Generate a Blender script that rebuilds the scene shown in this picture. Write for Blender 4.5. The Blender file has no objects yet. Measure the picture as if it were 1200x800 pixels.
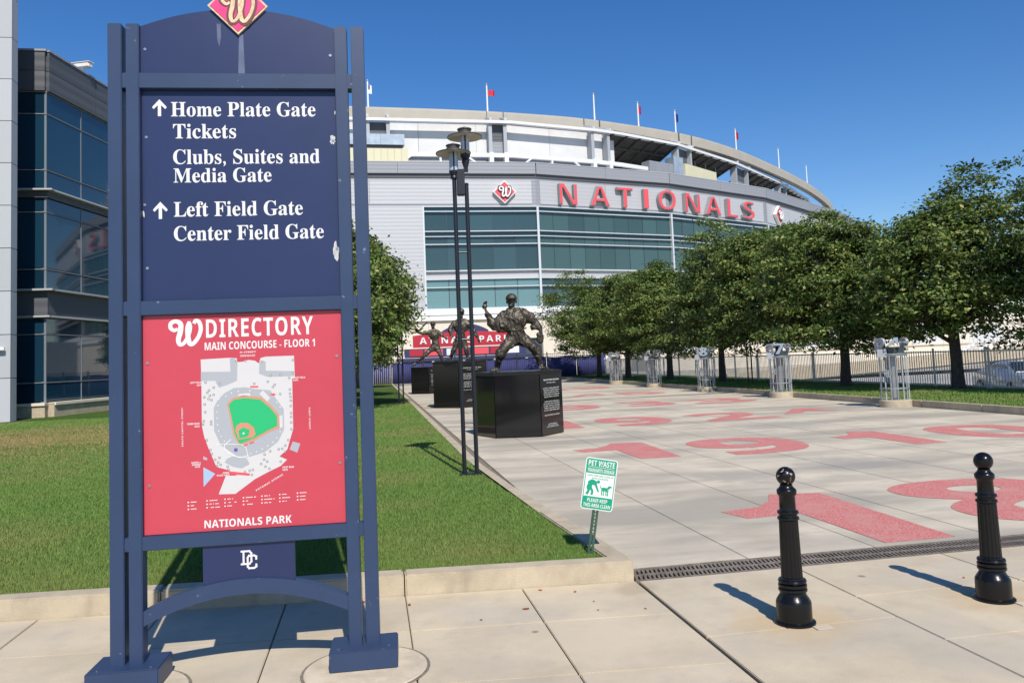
import bpy, bmesh, math, random
import numpy as np
from mathutils import Vector, Matrix, noise
random.seed(7); rng = np.random.default_rng(11)
S = bpy.context.scene
COL = S.collection
R_ = math.radians

# ------------------------------------------------------------------ camera
cam = bpy.data.cameras.new("camera"); camo = bpy.data.objects.new("camera", cam); COL.objects.link(camo)
S.camera = camo
RM = Matrix(((0.98437272, 0.02750531, -0.17393620), (-0.17134736, -0.07826150, -0.98209736), (-0.04062540, 0.99655335, -0.07232552)))
camo.matrix_world = Matrix.Translation((0, 0, 1.6)) @ RM.to_4x4()
cam.sensor_fit = 'HORIZONTAL'; cam.sensor_width = 36.0
cam.lens = 940.0 / 1200.0 * 36.0
cam.shift_x = 0.0; cam.shift_y = -48.0 / 1200.0
cam.clip_start = 0.05; cam.clip_end = 6000

# ------------------------------------------------------------------ light
SUN_EL, SUN_AZ = 46.0, 174.5          # azimuth of the sun, clockwise from +Y
w = bpy.data.worlds.new("World"); S.world = w; w.use_nodes = True
nt = w.node_tree; bg = nt.nodes['Background']
sky = nt.nodes.new('ShaderNodeTexSky'); sky.sky_type = 'NISHITA'; sky.sun_disc = False
sky.sun_elevation = R_(SUN_EL); sky.sun_rotation = R_(SUN_AZ)
sky.altitude = 50; sky.air_density = 1.0; sky.dust_density = 0.1; sky.ozone_density = 3.0
hsv = nt.nodes.new('ShaderNodeHueSaturation'); hsv.inputs['Saturation'].default_value = 1.32; hsv.inputs['Value'].default_value = 1.12; hsv.inputs['Hue'].default_value = 0.509
nt.links.new(sky.outputs[0], hsv.inputs['Color']); nt.links.new(hsv.outputs[0], bg.inputs[0]); bg.inputs[1].default_value = 0.10
sl = bpy.data.lights.new("sun", 'SUN'); sl.energy = 4.4; sl.angle = R_(0.53); sl.color = (1.0, 0.945, 0.855)
so = bpy.data.objects.new("sun", sl); COL.objects.link(so)
sd = Vector((math.sin(R_(SUN_AZ)) * math.cos(R_(SUN_EL)), math.cos(R_(SUN_AZ)) * math.cos(R_(SUN_EL)), math.sin(R_(SUN_EL))))
so.rotation_euler = (-sd).to_track_quat('-Z', 'Y').to_euler(); so.location = (0, -20, 40)
S.view_settings.view_transform = 'Standard'; S.view_settings.look = 'None'
S.view_settings.exposure = 0.20; S.view_settings.gamma = 1.0

# ------------------------------------------------------------------ materials
def mat(name, col, rough=0.6, metal=0.0, spec=0.5, var=0.0, vscale=3.0, dark=None, bump=0.0, bscale=40.0,
        rnd=0.0, coat=0.0, streak=None, bdist=0.02, det=6):
    m = bpy.data.materials.new(name); m.use_nodes = True
    n = m.node_tree.nodes; l = m.node_tree.links; b = n['Principled BSDF']
    c = (*col, 1.0)
    b.inputs['Base Color'].default_value = c; b.inputs['Roughness'].default_value = rough
    b.inputs['Metallic'].default_value = metal; b.inputs['Specular IOR Level'].default_value = spec
    b.inputs['Coat Weight'].default_value = coat
    tc = n.new('ShaderNodeTexCoord'); geo = n.new('ShaderNodeNewGeometry')
    src = None
    if var or dark or streak:
        nz = n.new('ShaderNodeTexNoise'); nz.inputs['Scale'].default_value = vscale; nz.inputs['Detail'].default_value = det
        nz.inputs['Roughness'].default_value = 0.62
        if streak:
            mp = n.new('ShaderNodeMapping'); mp.inputs['Scale'].default_value = streak
            l.new(geo.outputs['Position'], mp.inputs[0]); l.new(mp.outputs[0], nz.inputs['Vector'])
        else: l.new(geo.outputs['Position'], nz.inputs['Vector'])
        rp = n.new('ShaderNodeValToRGB'); l.new(nz.outputs['Fac'], rp.inputs[0])
        d = dark if dark else tuple(x * (1 - var) for x in col)
        e = tuple(min(1, x * (1 + var * 0.5)) for x in col)
        rp.color_ramp.elements[0].position = 0.33; rp.color_ramp.elements[1].position = 0.62
        rp.color_ramp.elements[0].color = (*d, 1); rp.color_ramp.elements[1].color = (*e, 1)
        src = rp.outputs[0]
    if rnd:
        oi = n.new('ShaderNodeObjectInfo'); hs = n.new('ShaderNodeHueSaturation')
        mr = n.new('ShaderNodeMapRange'); mr.inputs['To Min'].default_value = 1 - rnd; mr.inputs['To Max'].default_value = 1 + rnd
        l.new(oi.outputs['Random'], mr.inputs[0]); l.new(mr.outputs[0], hs.inputs['Value'])
        if src: l.new(src, hs.inputs['Color'])
        else: hs.inputs['Color'].default_value = c
        src = hs.outputs[0]
    if src: l.new(src, b.inputs['Base Color'])
    if bump:
        nb = n.new('ShaderNodeTexNoise'); nb.inputs['Scale'].default_value = bscale; nb.inputs['Detail'].default_value = 5
        l.new(geo.outputs['Position'], nb.inputs['Vector'])
        bp = n.new('ShaderNodeBump'); bp.inputs['Strength'].default_value = bump; bp.inputs['Distance'].default_value = bdist
        l.new(nb.outputs['Fac'], bp.inputs['Height']); l.new(bp.outputs[0], b.inputs['Normal'])
    m['_b'] = 1
    return m

def add_mix(m, mask_scale, c2, lo, hi, detail=4, stretch=None, amount=1.0):
    """lay a second stain colour over a material through thresholded noise"""
    n = m.node_tree.nodes; l = m.node_tree.links; b = n['Principled BSDF']
    geo = n.new('ShaderNodeNewGeometry'); nz = n.new('ShaderNodeTexNoise'); nz.inputs['Scale'].default_value = mask_scale
    nz.inputs['Detail'].default_value = detail
    v = geo.outputs['Position']
    if stretch:
        mp = n.new('ShaderNodeMapping'); mp.inputs['Scale'].default_value = stretch; mp.inputs['Location'].default_value = (3.1, 1.7, 9.2)
        l.new(v, mp.inputs[0]); v = mp.outputs[0]
    l.new(v, nz.inputs['Vector'])
    mr = n.new('ShaderNodeMapRange'); mr.inputs['From Min'].default_value = lo; mr.inputs['From Max'].default_value = hi
    mr.inputs['To Max'].default_value = amount
    l.new(nz.outputs['Fac'], mr.inputs[0])
    mx = n.new('ShaderNodeMix'); mx.data_type = 'RGBA'
    l.new(mr.outputs[0], mx.inputs[0])
    old = b.inputs['Base Color'].links[0].from_socket if b.inputs['Base Color'].links else None
    if old: l.new(old, mx.inputs[6])
    else: mx.inputs[6].default_value = b.inputs['Base Color'].default_value
    mx.inputs[7].default_value = (*c2, 1)
    l.new(mx.outputs[2], b.inputs['Base Color'])

M = {}
M['walk'] = mat('sidewalk_concrete', (0.555, 0.468, 0.335), 0.85, var=0.13, vscale=1.6, bump=0.15, bscale=160, rnd=0.045, spec=0.25)
add_mix(M['walk'], 5.5, (0.36, 0.31, 0.25), 0.56, 0.74, 8, amount=0.35)
add_mix(M['walk'], 1.1, (0.46, 0.42, 0.36), 0.5, 0.72, 3, amount=0.5)
add_mix(M['walk'], 90, (0.33, 0.28, 0.22), 0.62, 0.74, 2, amount=0.5)
M['plaza'] = mat('plaza_concrete', (0.575, 0.505, 0.39), 0.85, var=0.12, vscale=1.3, bump=0.12, bscale=140, rnd=0.05, spec=0.25)
add_mix(M['plaza'], 0.55, (0.32, 0.29, 0.24), 0.46, 0.62, 7, (0.45, 1.8, 1), 0.75)
add_mix(M['plaza'], 3.0, (0.36, 0.32, 0.26), 0.55, 0.72, 8, (0.6, 1.8, 1), 0.55)
add_mix(M['plaza'], 70, (0.25, 0.24, 0.22), 0.62, 0.74, 2, amount=0.4)
M['joint'] = mat('joint_dirt', (0.20, 0.17, 0.13), 0.95, var=0.3, vscale=30)
M['kerb'] = mat('kerb_concrete', (0.47, 0.395, 0.285), 0.88, var=0.16, vscale=4, bump=0.2, bscale=120, rnd=0.05, spec=0.2)
add_mix(M['kerb'], 9, (0.30, 0.25, 0.19), 0.55, 0.75, 6, (1, 1, 0.35), 0.5)
M['red'] = mat('red_aggregate', (0.52, 0.135, 0.12), 0.8, spec=0.3, bump=0.35, bscale=220)
add_mix(M['red'], 95, (0.70, 0.38, 0.34), 0.45, 0.62, 3, amount=0.85)
add_mix(M['red'], 60, (0.33, 0.075, 0.07), 0.58, 0.72, 3, amount=0.7)
add_mix(M['red'], 2.2, (0.56, 0.30, 0.26), 0.50, 0.68, 6, amount=0.55)
M['navy'] = mat('navy_painted_steel', (0.024, 0.046, 0.106), 0.42, spec=0.5, var=0.10, vscale=2.5)
add_mix(M['navy'], 26, (0.28, 0.31, 0.36), 0.69, 0.74, 6, amount=0.5)
M['navypanel'] = mat('navy_sign_panel', (0.017, 0.028, 0.092), 0.36, spec=0.5, var=0.07, vscale=3)
M['navyscreen'] = mat('blue_fabric_screen', (0.030, 0.036, 0.15), 0.8, var=0.15, vscale=2.5, rnd=0.05, bump=0.4, bscale=5)
M['redpanel'] = mat('red_map_panel', (0.52, 0.058, 0.085), 0.35, spec=0.45, var=0.04, vscale=3)
M['white'] = mat('white_print', (0.70, 0.695, 0.68), 0.5)
M['mapwhite'] = mat('map_off_white', (0.58, 0.565, 0.56), 0.5)
M['mapgrey'] = mat('map_grey', (0.37, 0.385, 0.41), 0.5)
M['mapblue'] = mat('map_pale_blue', (0.34, 0.45, 0.62), 0.5)
M['mapgreen'] = mat('map_green', (0.015, 0.43, 0.15), 0.5)
M['mapclay'] = mat('map_clay', (0.58, 0.25, 0.15), 0.5)
M['mapblack'] = mat('map_dark_dots', (0.05, 0.05, 0.06), 0.5)
M['mappurple'] = mat('map_purple', (0.14, 0.07, 0.35), 0.5)
M['peel'] = mat('peeled_paint_patch', (0.55, 0.55, 0.55), 0.8, var=0.3, vscale=60)
M['stain'] = mat('pale_run_stain', (0.085, 0.11, 0.19), 0.5, var=0.3, vscale=12)
M['pink'] = mat('faded_magenta', (0.78, 0.03, 0.19), 0.45, var=0.1, vscale=20)
M['gold'] = mat('faded_gold_trim', (0.70, 0.50, 0.30), 0.5, var=0.3, vscale=40)
M['maroon'] = mat('dark_red_trim', (0.14, 0.03, 0.04), 0.5)
M['chrome'] = mat('bolt_metal', (0.5, 0.5, 0.5), 0.3, metal=1.0)
M['black'] = mat('black_painted_iron', (0.006, 0.006, 0.007), 0.24, spec=0.32, bump=0.06, bscale=60)
M['chip'] = mat('black_iron_chipped', (0.006, 0.006, 0.007), 0.26, spec=0.32)
add_mix(M['chip'], 42, (0.42, 0.30, 0.22), 0.60, 0.64, 5)
M['blackmatte'] = mat('black_post_paint', (0.009, 0.010, 0.016), 0.4)
M['grate'] = mat('cast_iron_grate', (0.20, 0.165, 0.13), 0.75, var=0.35, vscale=14, rnd=0.12, metal=0.1)
M['pit'] = mat('drain_channel_dark', (0.02, 0.018, 0.015), 0.95)
M['grass'] = mat('grass_blades', (0.150, 0.250, 0.055), 0.65, spec=0.15, rnd=0.0)
add_mix(M['grass'], 0.45, (0.24, 0.26, 0.085), 0.47, 0.64, 4, amount=0.8)
add_mix(M['grass'], 60, (0.15, 0.17, 0.05), 0.55, 0.72, 2, amount=0.7)
M['turf'] = mat('turf_ground', (0.085, 0.145, 0.034), 0.95, var=0.35, vscale=9, bump=0.9, bscale=90, bdist=0.03, spec=0.05)
add_mix(M['turf'], 0.35, (0.20, 0.175, 0.07), 0.50, 0.66, 5, (0.5, 1.0, 1), 0.75)
add_mix(M['turf'], 26, (0.024, 0.055, 0.010), 0.50, 0.70, 4, amount=0.7)
M['dry'] = mat('dry_turf', (0.30, 0.245, 0.11), 0.95, var=0.3, vscale=6, bump=0.9, bscale=90, bdist=0.03, spec=0.05)
add_mix(M['dry'], 0.7, (0.085, 0.13, 0.03), 0.48, 0.62, 5, (0.5, 1.0, 1), 0.9)
M['drygrass'] = mat('dry_grass_blades', (0.30, 0.24, 0.10), 0.7, spec=0.1)
M['asphalt'] = mat('asphalt', (0.060, 0.060, 0.062), 0.9, var=0.25, vscale=0.8)
M['lot'] = mat('car_park_concrete', (0.36, 0.34, 0.31), 0.9, var=0.2, vscale=0.3)
M['granite'] = mat('black_polished_granite', (0.008, 0.008, 0.009), 0.09, spec=0.5, bump=0.0)
M['granitecap'] = mat('honed_black_granite', (0.010, 0.010, 0.011), 0.35, spec=0.4)
M['etch'] = mat('etched_lettering', (0.62, 0.62, 0.60), 0.7)
M['bronze'] = mat('bronze', (0.080, 0.067, 0.050), 0.45, metal=0.55, var=0.35, vscale=6, bump=0.8, bscale=22, bdist=0.02)
add_mix(M['bronze'], 8, (0.14, 0.12, 0.09), 0.56, 0.74, 4, amount=0.7)
M['glassT'] = mat('teal_glass', (0.036, 0.072, 0.080), 0.10, spec=0.6, rnd=0.22)
M['glassL'] = mat('pale_teal_glass', (0.13, 0.24, 0.255), 0.14, spec=0.6, rnd=0.08)
M['glassM'] = mat('green_teal_glass', (0.048, 0.092, 0.090), 0.10, spec=0.6, rnd=0.20)
M['glassD'] = mat('dark_band_glass', (0.03, 0.06, 0.07), 0.15, spec=0.6)
M['glassO'] = mat('office_blue_glass', (0.008, 0.034, 0.060), 0.03, spec=1.0, rnd=0.25)
M['fin'] = mat('aluminium_fin', (0.62, 0.65, 0.66), 0.4, metal=0.2)
M['trim'] = mat('office_frame', (0.20, 0.22, 0.24), 0.5)
M['mull'] = mat('dark_mullion', (0.05, 0.07, 0.08), 0.4)
M['metal'] = mat('pale_metal_panel', (0.455, 0.46, 0.472), 0.5, rnd=0.03, metal=0.1)
M['metalG'] = mat('grey_parapet_panel', (0.275, 0.285, 0.31), 0.5, rnd=0.03, metal=0.1)
M['metalD'] = mat('dark_grey_panel', (0.085, 0.09, 0.10), 0.55, rnd=0.05)
def ribs(m, per_m, strength=0.4):
    n = m.node_tree.nodes; l = m.node_tree.links; b = n['Principled BSDF']
    geo = n.new('ShaderNodeNewGeometry'); sx = n.new('ShaderNodeSeparateXYZ'); l.new(geo.outputs['Position'], sx.inputs[0])
    mu = n.new('ShaderNodeMath'); mu.operation = 'MULTIPLY'; mu.inputs[1].default_value = per_m * 2 * math.pi
    l.new(sx.outputs['Z'], mu.inputs[0]); s = n.new('ShaderNodeMath'); s.operation = 'SINE'; l.new(mu.outputs[0], s.inputs[0])
    bp = n.new('ShaderNodeBump'); bp.inputs['Strength'].default_value = strength; bp.inputs['Distance'].default_value = 0.06
    l.new(s.outputs[0], bp.inputs['Height']); l.new(bp.outputs[0], b.inputs['Normal'])
ribs(M['metal'], 2.2, 0.09); ribs(M['metalG'], 2.2, 0.08); ribs(M['metalD'], 2.5, 0.12)
M['tower'] = mat('smooth_grey_cladding', (0.44, 0.45, 0.46), 0.5, rnd=0.05)
M['cream'] = mat('cream_stone', (0.70, 0.63, 0.52), 0.85, var=0.06, vscale=1.5, rnd=0.03)
M['whitep'] = mat('white_painted', (0.78, 0.78, 0.76), 0.55, var=0.06, vscale=2)
M['upwall'] = mat('upper_wall_white', (0.62, 0.62, 0.61), 0.7, var=0.05, vscale=0.6, rnd=0.03)
M['canopy'] = mat('beige_canopy', (0.42, 0.385, 0.32), 0.6, var=0.06, vscale=0.5)
M['steelW'] = mat('white_steel', (0.70, 0.71, 0.72), 0.5)
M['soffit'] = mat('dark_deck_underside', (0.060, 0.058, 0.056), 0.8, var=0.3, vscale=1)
M['column'] = mat('raker_column', (0.36, 0.38, 0.41), 0.6, rnd=0.05)
M['yellow'] = mat('pale_yellow_panel', (0.62, 0.585, 0.40), 0.6, rnd=0.03)
M['bluegrey'] = mat('galvanised_box', (0.36, 0.43, 0.50), 0.45, metal=0.3, var=0.2, vscale=1)
M['letter'] = mat('letter_face_red', (0.72, 0.085, 0.10), 0.45)
M['letterside'] = mat('letter_side_grey', (0.30, 0.30, 0.32), 0.5)
M['lettergold'] = mat('letter_trim_gold', (0.45, 0.33, 0.20), 0.5)
M['crimson'] = mat('awning_red', (0.42, 0.015, 0.03), 0.55)
M['awnnavy'] = mat('awning_navy', (0.025, 0.035, 0.11), 0.6)
M['galv'] = mat('galvanised_steel', (0.36, 0.37, 0.38), 0.42, metal=0.55, var=0.15, vscale=8)
M['fence'] = mat('fence_tan_paint', (0.66, 0.64, 0.60), 0.55, var=0.1, vscale=5)
M['fencedark'] = mat('fence_black_paint', (0.02, 0.02, 0.025), 0.5)
M['bark'] = mat('bark', (0.075, 0.062, 0.052), 0.9, var=0.4, vscale=14, bump=0.8, bscale=30)
M['signgreen'] = mat('sign_green', (0.0, 0.30, 0.165), 0.4)
M['signgreens'] = mat('green_channel_post', (0.035, 0.085, 0.050), 0.5, var=0.3, vscale=30)
M['lampglass'] = mat('lamp_cylinder', (0.42, 0.48, 0.54), 0.15, spec=0.6)
M['lampdisc'] = mat('lamp_reflector_disc', (0.48, 0.44, 0.37), 0.5, var=0.15, vscale=9)
M['rim'] = mat('dark_rim', (0.05, 0.045, 0.04), 0.5)
M['carsilver'] = mat('silver_car_paint', (0.42, 0.44, 0.47), 0.28, metal=0.6, coat=0.6)
M['carred'] = mat('dark_red_car_paint', (0.16, 0.02, 0.025), 0.25, coat=0.8)
M['carwhite'] = mat('white_car_paint', (0.75, 0.75, 0.75), 0.3, coat=0.6)
M['carglass'] = mat('car_window', (0.015, 0.018, 0.02), 0.05, spec=0.7)
M['tyre'] = mat('tyre_rubber', (0.02, 0.02, 0.02), 0.8)
M['leafdead'] = mat('dead_leaf', (0.34, 0.10, 0.03), 0.7, rnd=0.3)
M['flagred'] = mat('flag_red', (0.55, 0.03, 0.05), 0.7)
M['flagblue'] = mat('flag_blue', (0.03, 0.05, 0.22), 0.7)
M['pebble'] = mat('collar_concrete', (0.58, 0.49, 0.36), 0.9, var=0.18, vscale=7, bump=0.2, bscale=150)

def add_spot(m, cx, cy, r0, col, amount=0.5, wob=0.6):
    n = m.node_tree.nodes; l = m.node_tree.links; b = n['Principled BSDF']; geo = n.new('ShaderNodeNewGeometry')
    sub = n.new('ShaderNodeVectorMath'); sub.operation = 'DISTANCE'; sub.inputs[1].default_value = (cx, cy, 0); l.new(geo.outputs['Position'], sub.inputs[0])
    nz = n.new('ShaderNodeTexNoise'); nz.inputs['Scale'].default_value = 5; nz.inputs['Detail'].default_value = 6; l.new(geo.outputs['Position'], nz.inputs['Vector'])
    ad = n.new('ShaderNodeMath'); ad.operation = 'MULTIPLY_ADD'; ad.inputs[1].default_value = wob * r0 * 2; l.new(nz.outputs['Fac'], ad.inputs[0]); l.new(sub.outputs['Value'], ad.inputs[2])
    mr = n.new('ShaderNodeMapRange'); mr.inputs['From Min'].default_value = r0 * (1 + wob); mr.inputs['From Max'].default_value = r0 * (.45 + wob); mr.inputs['To Max'].default_value = amount
    l.new(ad.outputs[0], mr.inputs[0]); mx = n.new('ShaderNodeMix'); mx.data_type = 'RGBA'; l.new(mr.outputs[0], mx.inputs[0])
    l.new(b.inputs['Base Color'].links[0].from_socket, mx.inputs[6]); mx.inputs[7].default_value = (*col, 1); l.new(mx.outputs[2], b.inputs['Base Color'])
for (x, y, r_, c_, a_) in ((2.40, 4.50, .42, (.52, .37, .20), .55), (3.75, 4.52, .40, (.52, .37, .20), .5), (-.08, 4.44, .5, (.42, .36, .27), .4), (1.2, 4.6, .5, (.66, .55, .40), .5), (0.55, 4.2, .35, (.40, .35, .28), .35),
                           (4.6, 4.6, .3, (.40, .35, .28), .35), (1.75, 5.4, .22, (.38, .30, .20), .5), (2.9, 3.7, .35, (.42, .37, .30), .4), (3.3, 5.2, .035, (.10, .08, .06), .6), (2.7, 4.95, .03, (.10, .08, .06), .6), (.9, 4.75, .028, (.10, .08, .06), .6)):
    add_spot(M['walk'], x, y, r_, c_, a_)
for (x, y, r_, c_, a_) in ((4.6, 9.6, .7, (.30, .28, .24), .5), (2.3, 9.2, .5, (.34, .30, .25), .45), (6.3, 10.1, .9, (.30, .28, .25), .5), (9.2, 9.4, .8, (.32, .29, .25), .5), (3.3, 6.6, .4, (.40, .34, .26), .4), (8.2, 15.6, 1.2, (.30, .28, .25), .5), (5.0, 15.8, .9, (.31, .28, .25), .5), (11.2, 10.2, .9, (.30, .28, .25), .5)):
    add_spot(M['plaza'], x, y, r_, c_, a_)

def leaf_mat(name, c1, c2, c3):
    m = bpy.data.materials.new(name); m.use_nodes = True
    n = m.node_tree.nodes; l = m.node_tree.links; b = n['Principled BSDF']
    geo = n.new('ShaderNodeNewGeometry'); rp = n.new('ShaderNodeValToRGB')
    l.new(geo.outputs['Random Per Island'], rp.inputs[0])
    e = rp.color_ramp.elements; e[0].color = (*c1, 1); e[1].color = (*c3, 1); e[0].position = 0.0; e[1].position = 1.0
    k = e.new(0.6); k.color = (*c2, 1)
    nz = n.new('ShaderNodeTexNoise'); nz.inputs['Scale'].default_value = 1.9; l.new(geo.outputs['Position'], nz.inputs['Vector'])
    hs = n.new('ShaderNodeHueSaturation'); mr = n.new('ShaderNodeMapRange'); mr.inputs['From Min'].default_value = 0.3; mr.inputs['From Max'].default_value = 0.7
    mr.inputs['To Min'].default_value = 0.6; mr.inputs['To Max'].default_value = 1.7
    l.new(nz.outputs['Fac'], mr.inputs[0]); l.new(mr.outputs[0], hs.inputs['Value']); l.new(rp.outputs[0], hs.inputs['Color'])
    l.new(hs.outputs[0], b.inputs['Base Color']); b.inputs['Roughness'].default_value = 0.5
    b.inputs['Specular IOR Level'].default_value = 0.35
    tr = n.new('ShaderNodeBsdfTranslucent'); l.new(hs.outputs[0], tr.inputs['Color'])
    mx = n.new('ShaderNodeMixShader'); mx.inputs[0].default_value = 0.22
    out = n['Material Output']; l.new(b.outputs[0], mx.inputs[1]); l.new(tr.outputs[0], mx.inputs[2]); l.new(mx.outputs[0], out.inputs[0])
    return m
M['leaf'] = leaf_mat('tree_leaves', (0.046, 0.086, 0.018), (0.105, 0.160, 0.034), (0.24, 0.25, 0.065))

# ------------------------------------------------------------------ mesh helpers
class MB:
    def __init__(s): s.v = []; s.f = []; s.T = Matrix.Identity(4)
    def add(s, vs, fs):
        o = len(s.v); s.v += [tuple(s.T @ Vector(p)) for p in vs]; s.f += [tuple(i + o for i in f) for f in fs]; return s
    def box(s, x0, x1, y0, y1, z0, z1):
        return s.hexa([(x0, y0), (x1, y0), (x1, y1), (x0, y1)], z0, z1)
    def hexa(s, p, z0, z1):
        return s.prism(p, z0, z1)
    def prism(s, p, z0, z1):
        n = len(p)
        a = sum(p[i][0] * p[(i + 1) % n][1] - p[(i + 1) % n][0] * p[i][1] for i in range(n))
        if a < 0: p = p[::-1]
        return s.add([(x, y, z0) for x, y in p] + [(x, y, z1) for x, y in p],
                     [tuple(range(n - 1, -1, -1)), tuple(range(n, 2 * n))] + [(i, (i + 1) % n, n + (i + 1) % n, n + i) for i in range(n)])
    def prismxz(s, p, y0, y1):
        """outline in x,z pushed from y0 (front) to y1 (back)"""
        n = len(p)
        a = sum(p[i][0] * p[(i + 1) % n][1] - p[(i + 1) % n][0] * p[i][1] for i in range(n))
        if a < 0: p = p[::-1]
        return s.add([(x, y0, z) for x, z in p] + [(x, y1, z) for x, z in p],
                     [tuple(range(n)), tuple(range(2 * n - 1, n - 1, -1))] + [((i + 1) % n, i, n + i, n + (i + 1) % n) for i in range(n)])
    def lathe(s, prof, seg=24, cx=0, cy=0, cap=True, flute=None):
        n = len(prof); vs = []; fs = []
        for r, z in prof:
            for k in range(seg):
                a = 2 * math.pi * k / seg; rr = r * (1 if flute is None else flute(a))
                vs.append((cx + rr * math.cos(a), cy + rr * math.sin(a), z))
        for i in range(n - 1):
            for k in range(seg):
                k2 = (k + 1) % seg; fs.append((i * seg + k, i * seg + k2, (i + 1) * seg + k2, (i + 1) * seg + k))
        if cap: fs += [tuple(range(seg - 1, -1, -1)), tuple((n - 1) * seg + k for k in range(seg))]
        return s.add(vs, fs)
    def cyl(s, cx, cy, r, z0, z1, seg=16): return s.lathe([(r, z0), (r, z1)], seg, cx, cy)
    def tube(s, pts, rad, seg=8, cap=True):
        pts = [Vector(p) for p in pts]; n = len(pts)
        rad = [rad] * n if not hasattr(rad, '__len__') else rad
        vs = []; fs = []; up = None
        for i, p in enumerate(pts):
            t = (pts[min(i + 1, n - 1)] - pts[max(i - 1, 0)]).normalized()
            if up is None: up = t.orthogonal().normalized()
            up = (up - t * up.dot(t)).normalized(); sd_ = t.cross(up)
            for k in range(seg):
                a = 2 * math.pi * k / seg; vs.append(tuple(p + (up * math.cos(a) + sd_ * math.sin(a)) * rad[i]))
        for i in range(n - 1):
            for k in range(seg):
                k2 = (k + 1) % seg; fs.append((i * seg + k, i * seg + k2, (i + 1) * seg + k2, (i + 1) * seg + k))
        if cap: fs += [tuple(range(seg - 1, -1, -1)), tuple((n - 1) * seg + k for k in range(seg))]
        return s.add(vs, fs)
    def bar(s, a, b, w, h=None):
        a, b = Vector(a), Vector(b); t = (b - a).normalized(); h = h or w
        sx = t.cross(Vector((0, 0, 1)))
        if sx.length < 1e-4: sx = Vector((1, 0, 0))
        sx.normalize(); uz = sx.cross(t); vs = []
        for p in (a, b):
            for i, j in ((-1, -1), (1, -1), (1, 1), (-1, 1)): vs.append(tuple(p + sx * i * w / 2 + uz * j * h / 2))
        return s.add(vs, [(3, 2, 1, 0), (4, 5, 6, 7), (0, 1, 5, 4), (1, 2, 6, 5), (2, 3, 7, 6), (3, 0, 4, 7)])
    def mesh(s, name):
        me = bpy.data.meshes.new(name); me.from_pydata(s.v, [], s.f); me.update(); return me

def ob(name, mesh, material=None, parent=None, smooth=False, label=None, bevel=0.0, kind=None, loc=None):
    if isinstance(mesh, MB): mesh = mesh.mesh(name)
    if bevel:
        bm = bmesh.new(); bm.from_mesh(mesh); bmesh.ops.remove_doubles(bm, verts=bm.verts, dist=1e-5)
        ed = [e for e in bm.edges if len(e.link_faces) == 2 and e.calc_face_angle(0) > 0.6]
        bmesh.ops.bevel(bm, geom=ed, offset=bevel, segments=2, affect='EDGES', clamp_overlap=True)
        bm.to_mesh(mesh); bm.free()
    if smooth:
        mesh.polygons.foreach_set('use_smooth', [True] * len(mesh.polygons))
        if smooth != 'all':
            bm = bmesh.new(); bm.from_mesh(mesh)
            for e in bm.edges:
                if len(e.link_faces) == 2 and e.calc_face_angle(0) > 0.7: e.smooth = False
            bm.to_mesh(mesh); bm.free()
    if material:
        for q in (material if isinstance(material, (list, tuple)) else [material]):
            if q.name not in [x.name for x in mesh.materials]: mesh.materials.append(q)
    o = bpy.data.objects.new(name, mesh); COL.objects.link(o)
    if parent: o.parent = parent
    if loc: o.location = loc
    if label: o['label'] = label
    if kind: o['kind'] = kind
    return o
def tag(o, label, cat, group=None):
    o['label'] = label; o['category'] = cat
    if group: o['group'] = group
    return o
def thing(name, label, cat, loc=(0, 0, 0), rz=0.0, group=None):
    o = bpy.data.objects.new(name, None); COL.objects.link(o); o.location = loc; o.rotation_euler = (0, 0, rz)
    o.empty_display_size = 0.3
    return tag(o, label, cat, group)
def kids(o): return [c for c in bpy.data.objects if c.parent == o]
def dup(root, loc, rz=None, label=None, scale=None):
    r = root.copy(); COL.objects.link(r); r.location = loc
    if rz is not None: r.rotation_euler = (0, 0, rz)
    if scale: r.scale = scale
    if label: r['label'] = label
    for ch in kids(root):
        c = ch.copy(); COL.objects.link(c); c.parent = r
        for g in kids(ch):
            d = g.copy(); COL.objects.link(d); d.parent = c
    return r
UNIT = MB().box(-0.5, 0.5, -0.5, 0.5, -0.5, 0.5).mesh('unit_block')
_um = {}
def ublock(name, material, parent, mw):
    """a block sharing one mesh per material, placed by a matrix"""
    if material.name not in _um:
        me = UNIT.copy(); me.name = 'block_' + material.name; me.materials.append(material); _um[material.name] = me
    o = bpy.data.objects.new(name, _um[material.name]); COL.objects.link(o); o.parent = parent; o.matrix_local = mw
    return o

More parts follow.
